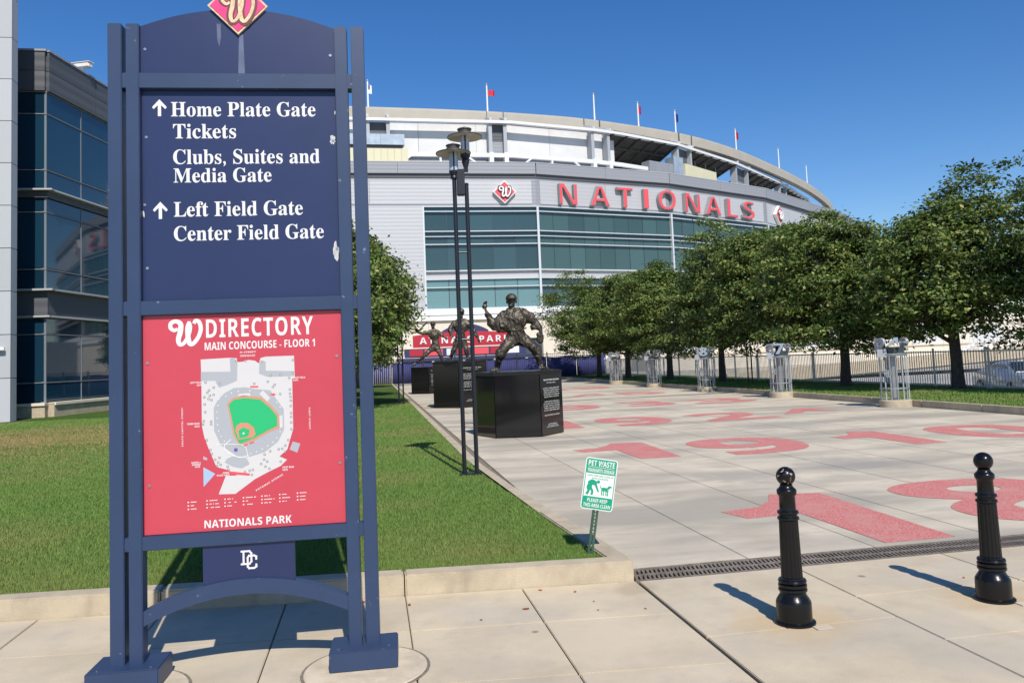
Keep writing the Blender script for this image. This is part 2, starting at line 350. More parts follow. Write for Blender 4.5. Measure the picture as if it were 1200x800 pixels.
# ------------------------------------------------------------------ lettering
def serif(s): return ''.join(chr(0x1D400 + ord(c) - 65) if c.isupper() else chr(0x1D41A + ord(c) - 97) if c.islower() else c for c in s)
def sans(s):
    r = ''
    for c in s:
        if 'A' <= c <= 'Z': r += chr(0x1D5D4 + ord(c) - 65)
        elif 'a' <= c <= 'z': r += chr(0x1D5EE + ord(c) - 97)
        elif '0' <= c <= '9': r += chr(0x1D7EC + ord(c) - 48)
        else: r += c
    return r
def text_mb(body, x0, x1, z0, z1, y0=0.0, depth=0.001, offset=0.0, spacing=1.0, shear=0.0, caps=None, res=3, mb=None):
    """lettering fitted into the box x0..x1, z0..z1 of the xz plane, front at y0-depth.  caps = body whose height defines z0..z1"""
    cu = bpy.data.curves.new('lettering', 'FONT'); cu.body = body; cu.size = 1; cu.extrude = 0.5; cu.offset = offset
    cu.space_character = spacing; cu.resolution_u = res; cu.shear = shear
    o = bpy.data.objects.new('lettering', cu); COL.objects.link(o)
    bpy.context.view_layer.update(); dg = bpy.context.evaluated_depsgraph_get()
    me = bpy.data.meshes.new_from_object(o.evaluated_get(dg))
    def zr(m_): 
        c_ = np.empty(len(m_.vertices) * 3); m_.vertices.foreach_get('co', c_); return c_.reshape(-1, 3)
    co = zr(me)
    lo = co[:, 1].min(); hi = co[:, 1].max()
    if caps:
        cu.body = caps; bpy.context.view_layer.update(); dg = bpy.context.evaluated_depsgraph_get()
        m2 = bpy.data.meshes.new_from_object(o.evaluated_get(dg)); c2 = zr(m2); lo = c2[:, 1].min(); hi = c2[:, 1].max(); bpy.data.meshes.remove(m2)
    xa, xb = co[:, 0].min(), co[:, 0].max()
    if x1 is None: sx = (z1 - z0) / (hi - lo)
    else: sx = (x1 - x0) / max(xb - xa, 1e-6)
    sz = (z1 - z0) / (hi - lo)
    zz = co[:, 2]; zn = (zz - zz.min()) / max(zz.max() - zz.min(), 1e-6)
    X = x0 + (co[:, 0] - xa) * sx; Z = z0 + (co[:, 1] - lo) * sz; Y = y0 - zn * depth
    fs = [tuple(p.vertices) for p in me.polygons]
    bpy.data.objects.remove(o); bpy.data.curves.remove(cu); bpy.data.meshes.remove(me)
    out = mb or MB(); out.add(list(zip(X.tolist(), Y.tolist(), Z.tolist())), fs)
    return out
def letters(body, x0, x1, z0, z1, parent, material, y0, depth=0.0008, name='lettering', **k):
    return ob(name, text_mb(body, x0, x1, z0, z1, y0, depth, **k), material, parent)
def cr(pts, n=8):
    """Catmull-Rom through 2-D points"""
    P = [Vector((*p, 0)) for p in pts]; P = [P[0] * 2 - P[1]] + P + [P[-1] * 2 - P[-2]]; out = []
    for i in range(1, len(P) - 2):
        for j in range(n):
            t = j / n; a, b, c, d = P[i - 1], P[i], P[i + 1], P[i + 2]
            out.append(0.5 * ((2 * b) + (c - a) * t + (2 * a - 5 * b + 4 * c - d) * t * t + (3 * b - a - 3 * c + d) * t ** 3))
    out.append(P[-2]); return [(p.x, p.y) for p in out]
def ribbon(mb, pts, wid, y0, y1, n=8):
    """brush stroke in xz from y0 (front) to y1"""
    c = cr(pts, n); m = len(c)
    wd = wid if hasattr(wid, '__len__') else [wid] * len(pts)
    L = []; Rr = []
    for i, p in enumerate(c):
        q0 = c[max(i - 1, 0)]; q1 = c[min(i + 1, m - 1)]; dx, dz = q1[0] - q0[0], q1[1] - q0[1]; L_ = math.hypot(dx, dz) or 1
        t = i / n; k = min(int(t), len(wd) - 2); ww = wd[k] * (1 - (t - k)) + wd[k + 1] * (t - k)
        L.append((p[0] - dz / L_ * ww / 2, p[1] + dx / L_ * ww / 2)); Rr.append((p[0] + dz / L_ * ww / 2, p[1] - dx / L_ * ww / 2))
    vs = [(x, y0, z) for x, z in L] + [(x, y0, z) for x, z in Rr] + [(x, y1, z) for x, z in L] + [(x, y1, z) for x, z in Rr]
    fs = []
    for i in range(m - 1):
        fs += [(m + i, m + i + 1, i + 1, i), (2 * m + i, 2 * m + i + 1, 3 * m + i + 1, 3 * m + i), (i, i + 1, 2 * m + i + 1, 2 * m + i), (m + i + 1, m + i, 3 * m + i, 3 * m + i + 1)]
    fs += [(0, 2 * m, 3 * m, m), (m - 1, 2 * m - 1, 4 * m - 1, 3 * m - 1)]
    return mb.add(vs, fs)
def curly_w(mb, x0, x1, z0, z1, yf, yb, wt=0.15):
    A = [(0.27, 0.66), (0.17, 0.60), (0.06, 0.70), (0.07, 0.88), (0.22, 0.95), (0.36, 0.84), (0.35, 0.55), (0.29, 0.25), (0.33, 0.05), (0.46, 0.10), (0.60, 0.40), (0.66, 0.72), (0.62, 0.93)]
    B = [(0.62, 0.93), (0.56, 0.70), (0.58, 0.36), (0.62, 0.10), (0.72, 0.05), (0.88, 0.28), (0.97, 0.60), (0.93, 0.88), (0.82, 0.95), (0.76, 0.84)]
    s = (x1 - x0)
    for k, (Q, ww) in enumerate(((A, [.7, .9, 1, 1, 1, 1.2, 1.3, 1.2, 1, .9, .9, .8, .6]), (B, [.7, .9, 1.2, 1.2, 1, 1, 1, 1, 1, .8]))):
        ribbon(mb, [(x0 + a * s, z0 + b * (z1 - z0)) for a, b in Q], [wt * s * u for u in ww], yf - 0.0002 * k * (1 if abs(yf - yb) < 0.1 else 20), yb)
    return mb
def disc(mb, cx, cz, r, yf, yb, seg=12): return mb.prismxz([(cx + r * math.cos(2 * math.pi * k / seg), cz + r * math.sin(2 * math.pi * k / seg)) for k in range(seg)], yf, yb)

# ================================================================== THE GROUND
ob('ground', MB().box(-700, 900, -300, 1500, -1.4, -0.76), M['lot'], kind='structure')
ob('street', MB().box(-60, 60, -40, -4.0, -0.75, -0.13), M['asphalt'], kind='structure')
# pavement in the foreground, slabs over a dirty bed so that the joints are real gaps
walk = ob('sidewalk', MB().prism([(-14, -4), (22, -4), (22, 5.59), (1.78, 5.59), (-14, 7.06)], -0.74, -0.022), M['joint'], kind='structure')
G = 0.0038
def slab(parent, pts, material, z0=-0.021, z1=0.0, name='slab'):
    cx = sum(p[0] for p in pts) / len(pts); cy = sum(p[1] for p in pts) / len(pts)
    q = []
    for x, y in pts:
        dx, dy = cx - x, cy - y; q.append((x + math.copysign(G, dx), y + math.copysign(G, dy)))
    return ob(name, MB().prism(q, z0, z1), material, parent, bevel=0.004)
sk = lambda x, y: y - 0.094 * (x - 1.8)
xs = [1.792 - 0.805 * i for i in range(0, 14)]
rows = [5.575, 4.83, 4.0, 3.17, 2.34, 1.5]
for i in range(len(xs) - 1):
    for j in range(len(rows) - 1):
        xa, xb = xs[i + 1], xs[i]
        slab(walk, [(xa, sk(xa, rows[j + 1])), (xb, sk(xb, rows[j + 1])), (xb, sk(xb, rows[j])), (xa, sk(xa, rows[j]))], M['walk'])
slab(walk, [(-8.6, -3.9), (1.79, -3.9), (1.79, 1.48), (-8.6, 2.45)], M['walk'])
for (xa, xb, ys) in ((1.81, 3.0, [5.565, 4.39, 3.2, 2.0, .8]), (3.0, 4.2, [5.565, 4.805, 3.99, 3.1, 2.0, .8]), (4.2, 5.4, [5.565, 4.805, 3.99, 3.1, 2.0, .8]),
                     (5.4, 6.6, [5.565, 4.805, 3.99, 3.1, 2.0, .8]), (6.6, 9.0, [5.565, 3.99, 2.0, .8]), (9.0, 12.0, [5.565, 3.99, .8])):
    for j in range(len(ys) - 1): slab(walk, [(xa, ys[j + 1]), (xb, ys[j + 1]), (xb, ys[j]), (xa, ys[j])], M['walk'])
slab(walk, [(1.81, -3.9), (21.9, -3.9), (21.9, .79), (1.81, .79)], M['walk'])
slab(walk, [(12.0, .8), (21.9, .8), (21.9, 5.56), (12.0, 5.56)], M['walk'])
# round concrete collars where the sign footings were cast
for cx in (-0.075, -1.29):
    c = ob('footing_collar', MB().lathe([(0.338, 0.001), (0.336, 0.005)], 40), M['joint'], walk, loc=(cx, 4.44, 0))
    ob('footing_disc', MB().lathe([(0.322, 0.005), (0.318, 0.009)], 40), M['pebble'], walk, loc=(cx, 4.44, 0))

# the plaza
plaza = ob('plaza', MB().box(1.42, 13.3, 5.88, 64, -0.74, -0.016), M['joint'], kind='structure')
px_ = [1.72 + 1.08 * i for i in range(0, 11)]; px_[-1] = 13.28
py_ = [5.885]
while py_[-1] < 27: py_.append(py_[-1] + 2.28)
py_[-1] = 28.2
G = 0.003
for i in range(len(px_) - 1):
    for j in range(len(py_) - 1):
        off = 0
        slab(plaza, [(px_[i], py_[j]), (px_[i + 1], py_[j]), (px_[i + 1], py_[j + 1]), (px_[i], py_[j + 1])], M['plaza'], -0.015, 0.0)
for i in range(0, 10, 5):
    for j in range(4):
        slab(plaza, [(px_[i], 28.52 + 8.8 * j), (px_[i + 5], 28.52 + 8.8 * j), (px_[i + 5], 28.52 + 8.8 * (j + 1)), (px_[i], 28.52 + 8.8 * (j + 1))], M['plaza'], -0.015, 0.0)
ob('drain_slot', MB().box(1.75, 13.25, 28.22, 28.5, -0.0155, -0.004), M['pit'], plaza)
ob('concourse', MB().box(-30, 60, 64.01, 96, -0.74, -0.002), M['plaza'], kind='structure')

# numerals inlaid in red aggregate
num = thing('inlaid_year_numerals', 'large red years inlaid in rows across the pale plaza paving', 'ground marking')
num['kind'] = 'structure'
def flat(mbxz):   # xz lettering laid down on the ground
    for k, (x, y, z) in enumerate(mbxz.v): mbxz.v[k] = (x, z, -y)
    return mbxz
def numeral(ch, x0, x1, y0, y1):
    if ch == '1':
        w_, h_ = x1 - x0, y1 - y0
        P1 = [(0, .70), (.07, .535), (.47, .56), (.47, 0), (.92, 0), (1.0, .95), (.62, 1.0), (.50, .86), (.32, .74)]
        mb = MB().prism([(x0 + a * w_, y0 + b * h_) for a, b in P1], 0.002, 0.0045)
    else:
        mb = flat(text_mb(sans(ch), x0, x1, y0, y1, -0.0035, 0.001, offset=0.012, res=8))
    return ob('numeral', mb, M['red'], num)
for ch, a, b, y0, y1 in (('1', 3.37, 4.78, 5.99, 8.33), ('8', 5.38, 7.35, 6.12, 8.42),
                         ('1', 3.33, 4.75, 11.85, 14.15), ('9', 5.28, 7.10, 11.6, 13.85), ('1', 7.86, 9.05, 11.5, 13.7), ('0', 9.75, 11.6, 11.5, 13.7),
                         ('1', 3.33, 4.75, 17.5, 19.8), ('9', 5.30, 7.0, 17.4, 19.8), ('2', 7.55, 9.35, 17.3, 19.5), ('4', 9.75, 11.5, 17.3, 19.5),
                         ('1', 3.33, 4.75, 23.4, 25.8), ('9', 5.30, 7.0, 23.4, 25.9), ('3', 7.75, 9.35, 23.5, 25.9), ('3', 9.8, 11.9, 23.2, 25.3),
                         ('1', 3.33, 4.75, 30.2, 32.6), ('9', 5.30, 7.0, 30.2, 32.6), ('4', 7.55, 9.5, 30.2, 32.6), ('5', 9.75, 11.6, 30.2, 32.6),
                         ('1', 3.33, 4.75, 37.5, 40), ('9', 5.30, 7.0, 37.5, 40), ('6', 7.55, 9.5, 37.5, 40), ('9', 9.75, 11.6, 37.5, 40)):
    numeral(ch, a, b, y0, y1)

# drain grate between pavement and plaza
gr = thing('drain_grate', 'long rusty iron trench grate between the tan pavement and the plaza', 'drain grate', (0, 0, 0))
ob('channel', MB().box(1.79, 13.3, 5.582, 5.878, -0.1, -0.045), M['pit'], gr)
mb = MB()
for k in range(15):                                            # one half-metre casting, two rows of raked slots
    x = 0.008 + k * 0.0333
    for (ya, yb, sl_) in ((0.015, 0.128, 0.020), (0.155, 0.268, 0.020)):
        mb.add([(x, ya, -0.02), (x + 0.017, ya, -0.02), (x + 0.017 + sl_, yb, -0.02), (x + sl_, yb, -0.02),
                (x, ya, 0.0), (x + 0.017, ya, 0.0), (x + 0.017 + sl_, yb, 0.0), (x + sl_, yb, 0.0)],
               [(3, 2, 1, 0), (4, 5, 6, 7), (0, 1, 5, 4), (1, 2, 6, 5), (2, 3, 7, 6), (3, 0, 4, 7)])
for (a, b) in ((0.0, 0.015), (0.128, 0.155), (0.268, 0.283)): mb.box(0, 0.497, a, b, -0.02, 0.001)
gm = mb.mesh('grate_panel'); gm.materials.append(M['grate'])
for k in range(23):
    o = bpy.data.objects.new('grate_panel', gm); COL.objects.link(o); o.parent = gr; o.location = (1.80 + 0.5 * k, 5.587, random.uniform(-.002, .001))
ob('frame_rail', MB().box(1.79, 13.3, 5.874, 5.884, -0.05, 0.003), M['grate'], gr)
ob('frame_rail', MB().box(1.79, 13.3, 5.572, 5.583, -0.05, 0.002), M['grate'], gr)

# lawn beds and kerbs
LZ = 0.14
lawn = ob('lawn', MB().prism([(-14, 7.2), (1.62, 5.74), (1.36, 12), (1.36, 62), (-40, 62), (-40, 9.6)], -0.74, LZ - 0.02), M['turf'], kind='structure')
mb = MB(); ob('dry_lawn_strip', mb.prism([(-30, 17.6), (-20, 17.1), (-14, 17.5), (-10, 17.0), (-7, 17.9), (-5.4, 18.6), (-4.8, 20.0), (-5.2, 21.2), (-7.4, 22.6), (-10, 22.3), (-14, 23.4), (-20, 23.1), (-30, 24)], LZ - 0.02, LZ - 0.012), M['dry'], kind='structure')
kerb = thing('lawn_kerb', 'low tan concrete kerb round the left lawn behind the directory sign', 'kerb')
kx = [1.79, 0.18, -1.45, -3.1, -4.75, -6.4, -8.05, -9.7, -11.4, -13.0]
for i in range(len(kx) - 1):
    a, b = kx[i], kx[i + 1]; f = lambda x, o: 5.578 + o - 0.0925 * (x - 1.79)
    a2 = a - 0.004; b2 = b + 0.004
    ob('kerb_stone', MB().prism([(a2, f(a, 0)), (b2, f(b, 0)), (b2, f(b, .17)), (a2, f(a, .17))], -0.05, LZ), M['kerb'], kerb, bevel=0.012)
ys = [5.75 + 1.9 * i for i in range(0, 30)]
for i in range(len(ys) - 1):
    a, b = ys[i], ys[i + 1]; e = lambda y: (1.80 - 0.29 * min(1, (y - 5.75) / 5.0)) if y < 10.75 else 1.51
    ww = 0.16
    ob('kerb_stone', MB().prism([(e(a), a + .004), (e(b), b - .004), (e(b) - ww, b - .004), (e(a) - ww, a + .004)], -0.05, LZ - 0.02 if i else LZ - 0.004), M['kerb'], kerb, bevel=0.010)
rk = thing('planting_kerb', 'low tan concrete kerb along the tree lawn on the right of the plaza', 'kerb')
yk = [5.9 + 2.0 * i for i in range(0, 29)]
for i in range(len(yk) - 1):
    ob('kerb_stone', MB().box(13.31, 13.47, yk[i] + .004, yk[i + 1] - .004, -0.05, 0.16), M['kerb'], rk, bevel=0.012)
tl = ob('tree_lawn', MB().box(13.475, 19.2, 5.9, 64, -0.74, 0.12), M['turf'], kind='structure')
ob('lot_edge', MB().box(19.21, 19.6, 5.9, 64, -0.74, 0.10), M['kerb'], kind='structure')

# grass blades (nobody could count them)
def blades(name, n, xfun, seed, mat_, hmin=.025, hmax=.05, z=LZ - 0.022, wd=0.0035):
    r = np.random.default_rng(seed); x, y = xfun(r, n); n = len(x)
    a = r.uniform(0, math.pi * 2, n); h = r.uniform(hmin, hmax, n); wdt = wd * r.uniform(.7, 1.6, n) * np.maximum(1, np.hypot(x, y) / 7)
    lean = r.uniform(0, .7, n) * h; la = r.uniform(0, math.pi * 2, n)
    co = np.empty((n, 3, 3))
    co[:, 0] = np.c_[x - np.cos(a) * wdt, y - np.sin(a) * wdt, np.full(n, z)]
    co[:, 1] = np.c_[x + np.cos(a) * wdt, y + np.sin(a) * wdt, np.full(n, z)]
    co[:, 2] = np.c_[x + np.cos(la) * lean, y + np.sin(la) * lean, z + h]
    me = bpy.data.meshes.new(name); me.vertices.add(n * 3); me.vertices.foreach_set('co', co.ravel())
    me.loops.add(n * 3); me.loops.foreach_set('vertex_index', np.arange(n * 3)); me.polygons.add(n)
    me.polygons.foreach_set('loop_start', np.arange(0, n * 3, 3)); me.update(calc_edges=True)
    return ob(name, me, mat_, kind='stuff')
def left_lawn(r, n):
    y = 5.70 + 24.5 * r.random(n) ** 2.0; x = r.uniform(-1, 1, n)
    xl = np.maximum(-.70 * y - 1.0, -30); xr = np.where(y < 10.75, 1.60 - 0.27 * np.minimum(1, (y - 5.75) / 5.0), 1.34)
    x = xl + (xr + .035 * np.abs(np.sin(y * 3.1)) * r.random(n) - xl) * r.random(n)
    ok = y > (5.745 - 0.0925 * (x - 1.79) + .015 * np.sin(x * 9) + .02 * r.random(n))
    inside = (x < -3.2) & (y > 16.2 + .3 * np.sin(x * 2)) & (y < 24.6 + .5 * np.sin(x * 1.3)); 
    dx = np.clip((-3.0 - x) / 5, 0, 1); dy = np.clip(1 - np.abs(y - 20.2 - np.sin(x * .6)) / 5.2, 0, 1); ok &= ~(r.random(n) < 1.15 * dx * dy ** .6 * (.75 + .25 * np.sin(x * 2.3 + y))); return x[ok], y[ok]
blades('grass', 850000, left_lawn, 5, M['grass'], .018, .036, wd=.0024)
def dry_l(r, n):
    y = r.uniform(14, 27, n); x = r.uniform(-17, -2.6, n)
    dx = np.clip((-2.6 - x) / 5, 0, 1); dy = np.clip(1 - np.abs(y - 20.2 - np.sin(x * .6)) / 5.8, 0, 1); ok = r.random(n) < dx * dy; return x[ok], y[ok]
blades('dry_grass', 130000, dry_l, 8, M['drygrass'])
def right_lawn(r, n):
    y = 8 + 40 * r.random(n) ** 1.3; x = r.uniform(13.5, 19.1, n); return x, y
blades('tree_lawn_grass', 150000, right_lawn, 6, M['grass'], .03, .07, 0.11)

# ================================================================== DIRECTORY SIGN
sg = thing('directory_sign', 'tall navy directory sign with a red ballpark map on the pavement', 'sign', (-0.682, 4.508, 0), R_(-2.36))
for s in (-1, 1):
    for a, b in ((0.612, 0.684), (0.522, 0.590)):
        ob('post', MB().box(*sorted((s * a, s * b)), 0.0, 0.085, 0.10, 3.505), M['navy'], sg, bevel=0.004)
    bp = ob('base_plate', MB().box(s * 0.60 - 0.178, s * 0.60 + 0.178, -0.085, 0.17, 0.008, 0.112), M['navy'], sg, bevel=0.006)
    for dx in (-.13, .13): ob('bolt', MB().cyl(s * .6 + dx, -0.05, 0.008, 0.112, 0.118, 8), M['chrome'], bp)
for z0, z1 in ((3.146, 3.232), (1.908, 1.986), (0.680, 0.752)):
    ob('crossbar', MB().box(-0.611, 0.611, 0.006, 0.079, z0, z1), M['navy'], sg, bevel=0.003)
    for s in (-1, 1): ob('spacer', MB().box(*sorted((s * 0.5895, s * 0.6125)), 0.010, 0.075, z0 + .004, z1 - .004), M['navy'], sg)
N_ = 24
arc = [(-0.521 + 1.042 * k / N_, 3.47 + 0.125 * (1 - ((k / N_ - .5) * 2) ** 2)) for k in range(N_ + 1)]
arc = [(x, 3.500 + 0.105 * (1 - (x / .521) ** 2)) for x, z in arc]
ob('arched_header', MB().prismxz([(-0.521, 3.233)] + arc + [(0.521, 3.233)], 0.028, 0.058), M['navypanel'], sg)
ob('rust_run', MB().prismxz([(-.006, 3.236), (.030, 3.236), (.024, 3.46), (.002, 3.46)], 0.0268, 0.029), M['stain'], sg)
ob('rust_run', MB().prismxz([(-.115, 3.43), (-.105, 3.39), (-.095, 3.44), (-.096, 3.52), (-.118, 3.52)], 0.0268, 0.029), M['stain'], sg)
# diamond crest
di = ob('diamond_crest', MB().prismxz([(0, 3.455), (.163, 3.618), (0, 3.781), (-.163, 3.618)], 0.012, 0.027), M['gold'], sg)
ob('diamond_face', MB().prismxz([(0, 3.470), (.148, 3.618), (0, 3.766), (-.148, 3.618)], 0.008, 0.0122), M['pink'], di)
ob('script_outline', curly_w(MB(), -.095, .095, 3.515, 3.70, 0.0065, 0.0082, .19), M['maroon'], di)
ob('script_letter', curly_w(MB(), -.09, .09, 3.52, 3.695, 0.0045, 0.0067, .10), M['gold'], di)
# panels
pn = ob('wayfinding_panel', MB().box(-0.520, 0.520, 0.040, 0.058, 1.988, 3.144), M['navypanel'], sg, bevel=0.002)
mp = ob('map_panel', MB().box(-0.520, 0.520, 0.030, 0.048, 0.754, 1.906), M['redpanel'], sg, bevel=0.002)
yp = 0.0400
for body, x0, x1, z0, h in (('Home Plate Gate', -.368, .407, 2.999, .080), ('Tickets', -.358, -.025, 2.876, .080), ('Clubs, Suites and', -.359, .424, 2.733, .080),
                            ('Media Gate', -.358, .161, 2.631, .078), ('Left Field Gate', -.358, .326, 2.443, .080), ('Center Field Gate', -.359, .437, 2.310, .080)):
    letters(serif(body), x0, x1, z0, z0 + h, pn, M['white'], yp, 0.0015, caps=serif('H'), offset=0.002)
for (cx, z0) in ((-.428, 3.000), (-.428, 2.432)):
    mb = MB(); mb.box(cx - .0085, cx + .0085, yp - .0014, yp, z0, z0 + .080)
    for s in (-1, 1): mb.prismxz([(cx, z0 + .094), (cx, z0 + .070), (cx + s * .030, z0 + .040), (cx + s * .038, z0 + .048), (cx + s * .034, z0 + .056)], yp - .0016 - .0001 * s, yp)
    ob('arrow', mb, M['white'], pn)
def blotch(cx, cz, rx, rz, y, parent, seed):
    r = random.Random(seed); P = []
    for k in range(18):
        a = 2 * math.pi * k / 18; q = r.uniform(.65, 1.15); P.append((cx + rx * q * math.cos(a), cz + rz * q * math.sin(a)))
    ob('peeled_patch', MB().prismxz(P, y - .0012, y), M['peel'], parent)
blotch(.497, 2.865, .016, .030, yp, pn, 1); blotch(.500, 2.235, .016, .055, yp, pn, 2); blotch(.514, 3.02, .004, .012, yp, pn, 3); blotch(-.514, 2.46, .005, .02, yp, pn, 4)
for par, y, pts in ((pn, yp, [(-.497, 2.883), (-.497, 2.165), (.507, 2.25), (.500, 2.86), (-.508, 2.51)]), (mp, 0.030, [(-.497, 1.655), (-.492, 1.01), (.492, 1.655), (.495, 1.075)]), (sg, .028, [(-.497, 3.37), (.497, 3.345)])):
    for (x, z) in pts:
        b = ob('rivet', disc(MB(), x, z, .008, y - .004, y, 10), M['chrome'], par)
# --- map panel print
ym = 0.030
def L2(cx, cy): return (0.0011915 * cx - 0.5452, 1.7769 - 0.0012035 * cy - 0.00004 * cx)
def shape(name, pts, material, lev, par=mp): return ob(name, MB().prismxz([L2(*p) for p in pts], ym - .0004 * lev, ym), material, par)
ob('script_letter', curly_w(MB(), -.388, -.218, 1.742, 1.880, ym - .0016, ym, .125), M['white'], mp)
letters(sans('DIRECTORY'), -.196, .368, 1.778, 1.879, mp, M['white'], ym, .0012, spacing=1.1)
letters(sans('MAIN CONCOURSE - FLOOR 1'), -.204, .376, 1.712, 1.754, mp, M['white'], ym, .0012)
letters(sans('NATIONALS PARK'), -.217, .233, .772, .813, mp, M['white'], ym, .0012)
shape('stadium_outline', [(268, 85), (395, 78), (425, 80), (430, 98), (450, 96), (475, 88), (505, 92), (522, 104), (530, 80), (552, 74), (678, 70), (680, 165), (668, 175), (668, 400), (655, 440), (640, 490), (605, 520), (638, 535), (610, 562), (560, 585), (497, 617), (410, 680), (338, 680), (370, 600), (420, 600), (380, 575), (330, 560), (298, 480), (280, 430), (270, 380), (270, 170)], M['mapwhite'], 1)
shape('garage_block', [(268, 140), (268, 180), (330, 180), (345, 210), (380, 200), (425, 180), (428, 100), (415, 80), (395, 80), (397, 140)], M['mapgrey'], 2)
shape('garage_block', [(552, 95), (525, 95), (522, 150), (560, 165), (678, 162), (678, 140), (552, 137)], M['mapgrey'], 2)
shape('seating_bowl', [(370, 235), (410, 213), (460, 210), (500, 218), (570, 225), (600, 270), (628, 310), (628, 400), (600, 455), (540, 500), (470, 520), (420, 515), (350, 465), (322, 400), (322, 300), (340, 265)], M['mapgrey'], 2)
shape('seating_bowl', [(376, 525), (400, 515), (462, 525), (474, 550), (440, 568), (400, 560), (366, 540)], M['mapgrey'], 3)
shape('infill_block', [(522, 240), (538, 225), (570, 260), (555, 275)], M['mapwhite'], 3)
shape('infill_block', [(430, 240), (480, 236), (484, 250), (430, 252)], M['mapwhite'], 3)
shape('infill_block', [(608, 340), (622, 336), (622, 390), (610, 395)], M['mapwhite'], 3)
shape('warning_track', [(380, 283), (405, 258), (450, 246), (530, 255), (570, 290), (606, 335), (606, 395), (560, 412), (500, 445), (430, 470), (405, 420), (393, 350)], M['mapclay'], 3)
shape('outfield', [(387, 287), (410, 265), (455, 258), (525, 265), (565, 300), (598, 340), (598, 385), (560, 402), (500, 435), (432, 462), (412, 420), (400, 350)], M['mapgreen'], 4)
shape('infield_clay', [(414, 400), (420, 380), (440, 368), (470, 370), (495, 390), (502, 420), (490, 433), (428, 442)], M['mapclay'], 5)
shape('infield_grass', [(428, 402), (450, 388), (478, 400), (470, 428), (432, 436)], M['mapgreen'], 6)
ob('mound_dot', disc(MB(), *L2(450, 415), .006, ym - .0028, ym, 12), M['mapwhite'], mp)
ob('purple_dot', disc(MB(), *L2(415, 487), .010, ym - .0018, ym, 12), M['mappurple'], mp)
shape('plaza_block', [(650, 490), (665, 455), (698, 465), (684, 505)], M['mapgrey'], 1)
shape('plaza_block', [(274, 560), (325, 590), (274, 646)], M['mapblue'], 1)
shape('plaza_block', [(274, 512), (291, 520), (291, 530), (274, 527)], M['mapgrey'], 1)
shape('dugout', [(450, 466), (466, 460), (468, 466), (452, 472)], M['letter'], 5)
shape('dugout', [(474, 457), (494, 450), (496, 456), (476, 463)], M['letter'], 5)
shape('red_tag', [(482, 205), (518, 205), (518, 212), (482, 212)], M['letter'], 3)
shape('red_tag', [(566, 244), (584, 238), (596, 244), (584, 250)], M['letter'], 3)
shape('red_tag', [(385, 580), (475, 592), (472, 602), (385, 592)], M['letter'], 3)
mb = MB(); mbd = MB()
dots = [(288, 187), (350, 193), (323, 210), (303, 222), (295, 232), (322, 242), (306, 246), (282, 252), (300, 260), (313, 265), (283, 284), (285, 318), (278, 358), (310, 360), (310, 372), (275, 372), (290, 442), (305, 485), (311, 503), (344, 520), (325, 528), (338, 540), (333, 555), (348, 551), (378, 560), (382, 573), (453, 584), (474, 580), (483, 598), (488, 576), (500, 195), (560, 186), (590, 200), (582, 210), (614, 242), (655, 170), (657, 222), (657, 240), (659, 255), (660, 272), (659, 296), (660, 328), (660, 345), (660, 370), (660, 400), (645, 448), (632, 472), (618, 486), (602, 488), (565, 496), (540, 510), (537, 532), (551, 541), (524, 551), (543, 563), (560, 573), (610, 543), (630, 500), (672, 90), (672, 147), (536, 96), (463, 92), (573, 158), (616, 156), (424, 92)]
for (a, b) in dots:
    disc(mb, *L2(a, b), .0062, ym - .0016, ym, 8); disc(mbd, *L2(a, b), .0042, ym - .0019, ym, 8)
ob('marker_ring', mb, M['mapblack'], mp, kind='stuff'); ob('marker_dot', mbd, M['mapwhite'], mp, kind='stuff')
mb = MB()
for (x, y, xx, yy) in ((345, 262), (340, 290), (336, 318), (336, 346), (338, 374), (342, 402), (352, 426), (366, 448), (480, 505), (505, 497), (530, 486), (555, 472), (578, 456), (596, 436), (610, 410), (614, 380), (612, 300), (598, 280), (430, 228), (400, 235), (375, 250), (480, 226)) and [(a, b, 0, 0) for a, b in ((345, 262), (340, 290), (336, 318), (336, 346), (338, 374), (342, 402), (352, 426), (366, 448), (480, 505), (505, 497), (530, 486), (555, 472), (578, 456), (596, 436), (610, 410), (614, 380), (612, 300), (598, 280), (430, 228), (400, 235), (375, 250), (480, 226))]:
    disc(mb, *L2(x, y), .0035, ym - .0014, ym, 6)
ribbon(mb, [L2(395, 440), L2(365, 470), L2(385, 500), L2(430, 520), L2(470, 512)], .004, ym - .0015, ym, 4)
ribbon(mb, [L2(330, 462), L2(400, 462), L2(452, 470), L2(470, 525)], .003, ym - .0016, ym, 4)
ob('section_marks', mb, M['white'], mp, kind='stuff')
for body, cx, cy, wdt, hh in (('N STREET', 440, 54, 70, 7), ('CENTER FIELD GATE', 440, 70, 66, 8), ('LEFT FIELD', 222, 188, 48, 8), ('GATE', 250, 199, 22, 8), ('RIGHT FIELD', 672, 170, 54, 8), ('GATE', 672, 181, 22, 8),
                              ('THIRD BASE', 206, 370, 54, 8), ('GATE', 238, 381, 22, 8), ('FIRST BASE', 618, 569, 50, 8), ('GATE', 618, 580, 22, 8), ('HOME', 358, 587, 26, 8), ('PLATE GATE', 332, 598, 54, 8),
                              ('SUITES &', 223, 540, 40, 8), ('DIAMOND', 226, 549, 36, 8), ('GATE', 238, 558, 22, 8)):
    x, z = L2(cx, cy); letters(sans(body), x, x + wdt * .00119, z - hh * .0006, z + hh * .0006, mp, M['white'], ym, .001, res=1)
